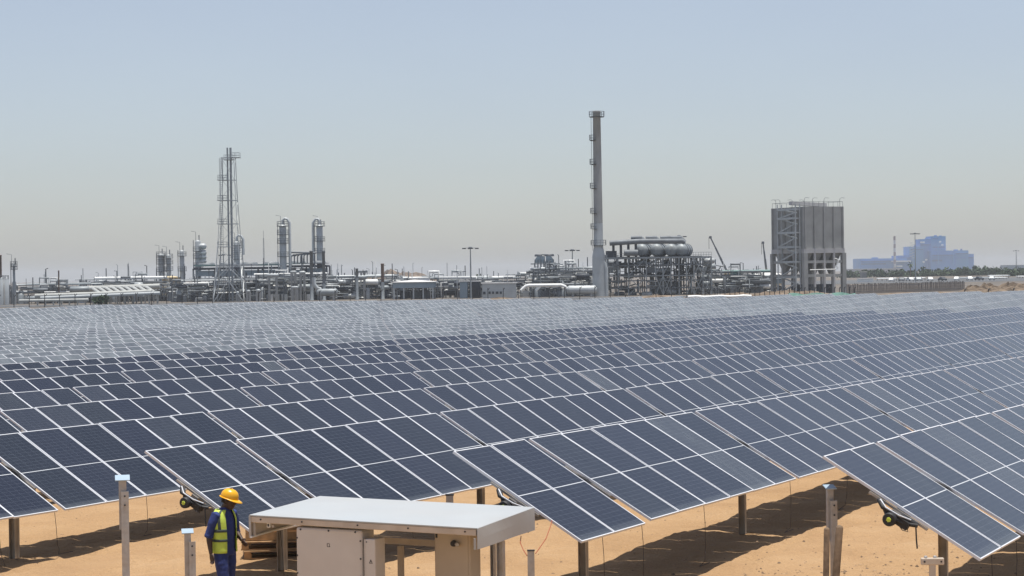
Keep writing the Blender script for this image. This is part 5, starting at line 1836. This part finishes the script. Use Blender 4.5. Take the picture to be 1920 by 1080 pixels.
# T shaped bracket post
P = at(1749, 1053, 24.0)
t = thing('bracket_post', 'cream T shaped bracket post in front of the nearest tracker post', 'post', grd(P))
g = gz(P.x, P.y) - .3
RZt = Matrix.Rotation(R(-3), 3, 'Z')
MB().box(P, (.275, .06, .085), RZt).build('cross_bar', M['beam'], t, bevel=.012)
MB().box((P.x, P.y + .005, (P.z - .04 + g) / 2), (.075, .05, P.z - .04 - g), RZt).build('stem', M['beam'], t, bevel=.004)
for s in (-.08, .03): MB().lathe(P + Vector((s, 0, .04)), [(.022, 0), (.022, .02), (.014, .028)], 10).build('nut', M['galv'], t)
for s in (-.1, .1): MB().lathe(P + Vector((s, -.03, 0)), [(.012, 0), (.012, .008)], 8, axis=(0, -1, 0)).build('bolt', M['ink'], t)
P = at(843, 929, 30.5)
t = thing('junction_stub', 'short steel stub showing behind the canopy below the panel edge', 'post', grd(P))
g = gz(P.x, P.y) - .2
MB().box((P.x, P.y, (P.z + g) / 2), (.11, .08, P.z - g)).build('tube', M['galv'], t)
MB().box((P.x, P.y, P.z + .01), (.13, .1, .02)).build('cap', M['ink'], t)

# --- pallets behind the worker
Pc = at(528, 1033, 34.2)
for lev in range(2):
    t = thing('wooden_pallet', ('lower' if lev == 0 else 'upper') + ' wooden pallet of the small stack behind the worker', 'pallet', (Pc.x, Pc.y, gz(Pc.x, Pc.y) + lev * .15), 'stacked wooden pallets')
    z0 = gz(Pc.x, Pc.y) + lev * .15
    Rp = Matrix.Rotation(R(8 - 5 * lev), 3, 'Z')
    o = Vector((Pc.x, Pc.y, z0))
    for i in range(7): MB().box(o + Rp @ Vector((0, -.5 + i * .167, .135)), (1.3, .11, .022), Rp).build('deck_board', M['wood'], t)
    for i in range(3):
        MB().box(o + Rp @ Vector((-.58 + i * .58, 0, .112)), (.1, 1.1, .022), Rp).build('stringer_board', M['wood'], t)
        for j in range(3): MB().box(o + Rp @ Vector((-.58 + i * .58, -.48 + j * .48, .061)), (.12, .1, .078), Rp).build('block', M['wood'], t)
        MB().box(o + Rp @ Vector((0, -.48 + i * .48, .011)), (1.3, .1, .022), Rp).build('base_board', M['wood'], t)
cr = thing('wooden_crate', 'open wooden crate lying on the pallets behind the worker', 'crate', (Pc.x, Pc.y, gz(Pc.x, Pc.y) + .30))
o = Vector((Pc.x, Pc.y, gz(Pc.x, Pc.y) + .305))
Rp = Matrix.Rotation(R(6), 3, 'Z')
for i in range(2):
    MB().box(o + Rp @ Vector((0, -.45, .07 + i * .15)), (1.2, .02, .13), Rp).build('side_board', M['wood'], cr)
    MB().box(o + Rp @ Vector((0, .45, .07 + i * .15)), (1.2, .02, .13), Rp).build('side_board', M['wood'], cr)
    for s in (-.59, .59): MB().box(o + Rp @ Vector((s, 0, .07 + i * .15)), (.02, .87, .13), Rp).build('end_board', M['wood'], cr)
MB().box(o + Vector((0, 0, .004)), (1.15, .86, .012), Rp).build('base_board', M['wood'], cr)

# --- stones and clods on the sand
stn = MB()
rs = random.Random(3)
for i in range(2600):
    x, y = rs.uniform(-9.5, 9.5), rs.uniform(26, 42)
    if rs.random() < .5: x, y = rs.gauss(5.6, 1.2), rs.gauss(29.5, 1.8)
    s = rs.choice((.008, .012, .012, .018, .03)) * rs.uniform(.6, 1.3)
    z = gz(x, y)
    vs = [(x + s * a * rs.uniform(.7, 1.3), y + s * b * rs.uniform(.7, 1.3), z + s * c * rs.uniform(.4, .9)) for a, b, c in ((1, 0, 0), (0, 1, 0), (-1, 0, 0), (0, -1, 0), (0, 0, 1), (0, 0, -.6))]
    stn.add(vs, [(0, 1, 4), (1, 2, 4), (2, 3, 4), (3, 0, 4), (1, 0, 5), (2, 1, 5), (3, 2, 5), (0, 3, 5)], rs.randrange(2))
M['stone'] = mat('brown stones', (0.16, 0.11, 0.07), 0.9, 0, 0.4, 30)
M['clod'] = mat('sandy clods', (0.40, 0.27, 0.16), 0.95, 0, 0.3, 30)
stn.build('pebbles', [M['stone'], M['clod']], None, 'stuff')

# ------------------------------------------------------------------ the worker
M['skin'] = mat('dark brown skin', (0.055, 0.030, 0.020), 0.5, 0, 0.15, 12)
M['coverall'] = mat('blue cotton coverall', (0.022, 0.038, 0.155), 0.85, 0, 0.25, 14, bump=.5)
M['lime_cloth'] = mat('lime yellow vest cloth', (0.55, 0.70, 0.10), 0.8, 0, 0.12, 12, bump=.3)
M['band_cloth'] = mat('dark vest band', (0.05, 0.07, 0.07), 0.7, 0, 0.2, 20)
M['helmet'] = mat('yellow helmet plastic', (0.80, 0.42, 0.015), 0.3, 0, 0.05, 6)
M['hair'] = mat('black hair', (0.012, 0.010, 0.010), 0.9, 0, 0.3, 40)
M['boot'] = mat('black leather boot', (0.02, 0.018, 0.016), 0.5, 0, 0.2, 20)
WY = 28.2
wp = at(424, 1100, WY)
wz = gz(wp.x, WY)
O = Vector((wp.x, WY, wz))
per = thing('person', 'worker in yellow helmet, blue coverall and lime vest standing beside the short capped post', 'person', O)
fw = Vector((.84, -.54, 0)).normalized()
lf = Vector((-fw.y, fw.x, 0))               # his left
def L2W(p): return O + fw * p[0] + lf * p[1] + up_ * p[2]
def loft(mb, rings, n=18):
    """rings: (centre, half width vector, half depth vector)"""
    vs, fs = [], []
    for c, a, b in rings:
        for j in range(n):
            t = 2 * math.pi * j / n
            vs.append(Vector(c) + Vector(a) * math.cos(t) + Vector(b) * math.sin(t))
    for i in range(len(rings) - 1):
        for j in range(n): fs.append((i * n + j, i * n + (j + 1) % n, (i + 1) * n + (j + 1) % n, (i + 1) * n + j))
    fs += [tuple(range(n))[::-1], tuple(range((len(rings) - 1) * n, len(rings) * n))]
    mb.add([L2W(v) for v in vs], fs, 0, True)
def limb(mb, pts, n=14):
    """pts: (position, radius) joined into one tapering limb"""
    rings = []
    for i, (p, r) in enumerate(pts):
        p = Vector(p)
        d = (Vector(pts[min(i + 1, len(pts) - 1)][0]) - Vector(pts[max(i - 1, 0)][0])).normalized()
        u = Vector((1, 0, 0)) if abs(d.x) < .9 else Vector((0, 0, 1))
        x = (u - d * u.dot(d)).normalized()
        rings.append((p, x * r, d.cross(x) * r))
    loft(mb, rings, n)
def skinned(mb, name, m, voxel, it=4, parent=per, disp=0):
    o = mb.build(name, m, parent)
    rm = o.modifiers.new('remesh', 'REMESH')
    rm.mode = 'VOXEL'
    rm.voxel_size = voxel
    rm.use_smooth_shade = True
    sm = o.modifiers.new('smooth', 'SMOOTH')
    sm.iterations = it
    sm.factor = .5
    if disp:
        tx = bpy.data.textures.new('folds', 'CLOUDS')
        tx.noise_scale = .11
        dm = o.modifiers.new('folds', 'DISPLACE')
        dm.texture = tx
        dm.strength = disp
        dm.mid_level = .5
    bpy.context.view_layer.update()
    dg_ = bpy.context.evaluated_depsgraph_get()
    me2 = bpy.data.meshes.new_from_object(o.evaluated_get(dg_))
    o.modifiers.clear()
    o.data = me2
    if not me2.materials: me2.materials.append(m)
    return o
X_, Y_, Z_ = Vector((1, 0, 0)), Vector((0, 1, 0)), Vector((0, 0, 1))
# poses: (forward, left, up)
sh_r, el_r, wr_r = (-.025, -.190, 1.44), (-.10, -.240, 1.15), (-.055, -.255, .905)
sh_l, el_l, wr_l = (-.02, .190, 1.44), (-.02, .245, 1.16), (.19, .13, 1.06)
# body: head, neck, trunk core, arms with hands, one surface
HT = Matrix.Translation((.035, 0, 1.545)) @ Matrix.Rotation(R(22), 4, 'Z') @ Matrix.Rotation(R(16), 4, 'Y')
def hd(p): return HT @ Vector(p)
def head_ring(x, z, a, b):
    c = hd((x, 0, z))
    R3 = HT.to_3x3()
    return (c, R3 @ Vector((0, a, 0)), R3 @ Vector((b, 0, 0)))
bd = MB()
loft(bd, [head_ring(.035, -.03, .025, .03), head_ring(.035, -.015, .045, .06), head_ring(.025, .02, .060, .080), head_ring(.012, .06, .070, .092), head_ring(.005, .10, .075, .098), head_ring(0, .15, .076, .100), head_ring(-.005, .19, .066, .088), head_ring(-.005, .215, .042, .058), head_ring(-.005, .228, .012, .018)], 20)
limb(bd, [((-.03, 0, 1.40), .075), ((-.02, 0, 1.48), .060), ((.005, 0, 1.545), .056), (tuple(hd((0, 0, .04))), .055)])
# nose, brow, lips, ears
limb(bd, [(tuple(hd((.088, 0, .105))), .010), (tuple(hd((.112, 0, .068))), .016), (tuple(hd((.098, 0, .055))), .014)], 8)
for s in (-1, 1):
    limb(bd, [(tuple(hd((.092, s * .012, .112))), .010), (tuple(hd((.080, s * .05, .112))), .010)], 8)
    limb(bd, [(tuple(hd((-.005, s * .072, .055))), .012), (tuple(hd((-.012, s * .084, .085))), .016), (tuple(hd((-.01, s * .080, .115))), .012)], 8)
limb(bd, [(tuple(hd((.088, -.024, .022))), .008), (tuple(hd((.100, 0, .024))), .011), (tuple(hd((.088, .024, .022))), .008)], 8)
loft(bd, [((-.03, 0, .95), Y_ * .13, X_ * .09), ((-.03, 0, 1.2), Y_ * .14, X_ * .09), ((-.03, 0, 1.40), Y_ * .15, X_ * .08), ((-.03, 0, 1.47), Y_ * .06, X_ * .05)])
for s, sh, el, wr in ((-1, sh_r, el_r, wr_r), (1, sh_l, el_l, wr_l)):
    limb(bd, [((-.03, s * .10, 1.42), .055), (sh, .05), (tuple(Vector(sh).lerp(Vector(el), .5)), .045), (el, .042), (tuple(Vector(el).lerp(Vector(wr), .3)), .043), (tuple(Vector(el).lerp(Vector(wr), .7)), .034), (wr, .026)])
    a, b = Vector(el), Vector(wr)
    d = (b - a).normalized()
    if s < 0: d = (d + Vector((.10, .05, 0))).normalized()
    side = Vector((1, 0, 0)) if s < 0 else Vector((0, 0, 1))
    side = (side - d * side.dot(d)).normalized()
    th = d.cross(side) * (1 if s < 0 else -1)            # palm normal
    palm = [(b, side * .024, th * .020), (b + d * .03, side * .034, th * .019), (b + d * .07, side * .042, th * .017), (b + d * .095, side * .040, th * .014)]
    loft(bd, palm, 12)
    for q, (o_, ln) in enumerate(((.030, .068), (.010, .076), (-.010, .072), (-.029, .056))):
        p0 = b + d * .08 + side * o_
        cl = th * (.35 + .1 * q)
        p1 = p0 + (d + cl * .25).normalized() * ln * .5
        p2 = p1 + (d + cl * 1.2).normalized() * ln * .35
        p3 = p2 + (d + cl * 2.4).normalized() * ln * .3
        limb(bd, [(tuple(p0), .0095), (tuple(p1), .009), (tuple(p2), .0082), (tuple(p3), .006)], 8)
    t0_ = b + d * .025 + side * .028
    t1 = t0_ + (d * .7 + side * .6 + th * .3).normalized() * .035
    t2 = t1 + (d * .9 + side * .2 + th * .4).normalized() * .032
    limb(bd, [(tuple(t0_), .013), (tuple(t1), .011), (tuple(t2), .008)], 8)
body = skinned(bd, 'body', M['skin'], .006, 3)
for s in (-1, 1):
    e = L2W(hd((.083, s * .031, .092)))
    MB().lathe(e, [(.004, -.010), (.009, -.006), (.011, 0), (.009, .006), (.004, .010)], 8).build('eye', M['white'], body)
hr = MB()
loft(hr, [head_ring(-.02, .045, .070, .080), head_ring(-.012, .09, .079, .094), head_ring(-.006, .14, .081, .104), head_ring(-.006, .19, .070, .092), head_ring(-.006, .222, .03, .045)], 18)
hr.build('hair', M['hair'], per)
# coverall
cv = MB()
loft(cv, [((-.02, 0, .86), Y_ * .165, X_ * .125), ((-.025, 0, .96), Y_ * .175, X_ * .128), ((-.02, 0, 1.08), Y_ * .165, X_ * .122), ((-.022, 0, 1.22), Y_ * .180, X_ * .125), ((-.03, 0, 1.36), Y_ * .190, X_ * .120), ((-.035, 0, 1.44), Y_ * .165, X_ * .098), ((-.03, 0, 1.485), Y_ * .095, X_ * .080), ((-.018, 0, 1.515), Y_ * .068, X_ * .070)], 22)
for s, kx in ((-1, .05), (1, -.03)):
    limb(cv, [((-.02, s * .085, .92), .105), ((-.01 + kx * .4, s * .098, .74), .098), ((kx, s * .105, .50), .080), ((kx * .8, s * .108, .28), .078), ((kx * .7 - .02, s * .11, .09), .074)])
for s, sh, el in ((-1, sh_r, el_r), (1, sh_l, el_l)):
    S_, E_ = Vector(sh), Vector(el)
    limb(cv, [((-.03, s * .12, 1.415), .075), (tuple(S_ - Vector((0, s * .015, .012))), .075), (tuple(S_.lerp(E_, .4)), .068), (tuple(S_.lerp(E_, .85)), .062), (tuple(S_.lerp(E_, 1.06)), .060)])
    limb(cv, [(tuple(S_.lerp(E_, .93)), .060), (tuple(S_.lerp(E_, .96)), .066), (tuple(S_.lerp(E_, 1.06)), .066), (tuple(S_.lerp(E_, 1.09)), .060)])
# collar
loft(cv, [((-.015, 0, 1.49), Y_ * .080, X_ * .078), ((-.012, 0, 1.535), Y_ * .072, X_ * .070)])
skinned(cv, 'coverall', M['coverall'], .010, 3, disp=.018)
# vest: an open shell round the trunk
def vest_pt(t, z, grow):
    prof = [(.90, .195, .150, -.022), (1.08, .187, .147, -.02), (1.22, .198, .147, -.022), (1.36, .205, .143, -.03), (1.44, .185, .122, -.035), (1.50, .118, .108, -.03)]
    for (z0, a0, b0, c0_), (z1, a1, b1, c1_) in zip(prof, prof[1:]):
        if z <= z1 or z1 == 1.50:
            f_ = min(max((z - z0) / (z1 - z0), 0), 1)
            a, b, c = a0 + (a1 - a0) * f_, b0 + (b1 - b0) * f_, c0_ + (c1_ - c0_) * f_
            break
    fold = .006 * math.sin(t * 7 + z * 9) * (1.5 - z)
    return L2W((c + math.cos(t) * (b + grow + fold), math.sin(t) * (a + grow + fold), z))
def vest_piece(name, m, zs, t0, t1, grow, parent, thick=.006, n=34):
    vs, fs = [], []
    for z in zs:
        for j in range(n + 1):
            t = t0 + (t1 - t0) * j / n
            vs.append(vest_pt(t, z, grow))
    for i in range(len(zs) - 1):
        for j in range(n): fs.append((i * (n + 1) + j, i * (n + 1) + j + 1, (i + 1) * (n + 1) + j + 1, (i + 1) * (n + 1) + j))
    o = MB().add(vs, fs, 0, True).build(name, m, parent)
    so = o.modifiers.new('thick', 'SOLIDIFY')
    so.thickness = thick
    so.offset = 1
    return o
rng = lambda a, b, n: [a + (b - a) * i / n for i in range(n + 1)]
vest = vest_piece('vest', M['lime_cloth'], rng(.90, 1.50, 20), R(30), R(330), 0, per)
vest_piece('vest_band', M['band_cloth'], rng(1.195, 1.235, 3), R(30), R(330), .008, vest)
vest_piece('vest_band', M['band_cloth'], rng(1.06, 1.095, 3), R(30), R(330), .008, vest)
for c in (62, 298, 150, 210): vest_piece('vest_stripe', M['band_cloth'], rng(1.236, 1.50, 10), R(c - 7), R(c + 7), .008, vest, n=6)
# helmet
hm_ = MB()
Rh = HT.to_3x3()
def hring(z, a, b, x=0): return head_ring(x, z, a, b)
loft(hm_, [hring(.125, .108, .128), hring(.15, .110, .130), hring(.19, .104, .122), hring(.225, .084, .100), hring(.248, .050, .064), hring(.257, .012, .018)], 24)
hm_.add([L2W(hd(p)) for p in ((-.10, -.012, .215), (-.10, .012, .215), (0, -.012, .268), (0, .012, .268), (.10, -.012, .212), (.10, .012, .212), (.11, -.008, .17), (.11, .008, .17), (-.115, -.008, .17), (-.115, .008, .17))],
        [(8, 9, 1, 0), (0, 1, 3, 2), (2, 3, 5, 4), (4, 5, 7, 6)])
hel = hm_.build('helmet', M['helmet'], per)
br = MB()
vs, fs = [], []
n = 28
for j in range(n):
    t = 2 * math.pi * j / n
    ex = .018 + .055 * max(0, math.cos(t)) ** 1.5
    for (g_, z) in ((-.004, .132), (ex, .124 - .02 * max(0, math.cos(t))), (ex, .117 - .02 * max(0, math.cos(t))), (-.004, .12)):
        vs.append(L2W(hd((math.cos(t) * (.128 + g_), math.sin(t) * (.108 + g_ * .8), z))))
for j in range(n):
    for k in range(4): fs.append((j * 4 + k, j * 4 + (k + 1) % 4, ((j + 1) % n) * 4 + (k + 1) % 4, ((j + 1) % n) * 4 + k))
br.add(vs, fs, 0, True)
br.build('brim', M['helmet'], hel)
for s, kx in ((-1, .05), (1, -.03)):
    bt = MB()
    loft(bt, [((kx * .7 - .03, s * .11, .13), Y_ * .05, X_ * .06), ((kx * .7 - .02, s * .112, .08), Y_ * .052, X_ * .07), ((kx * .7 + .03, s * .118, .045), Y_ * .052, X_ * .13), ((kx * .7 + .04, s * .12, .0), Y_ * .052, X_ * .14)])
    bt.build('boot', M['boot'], per)
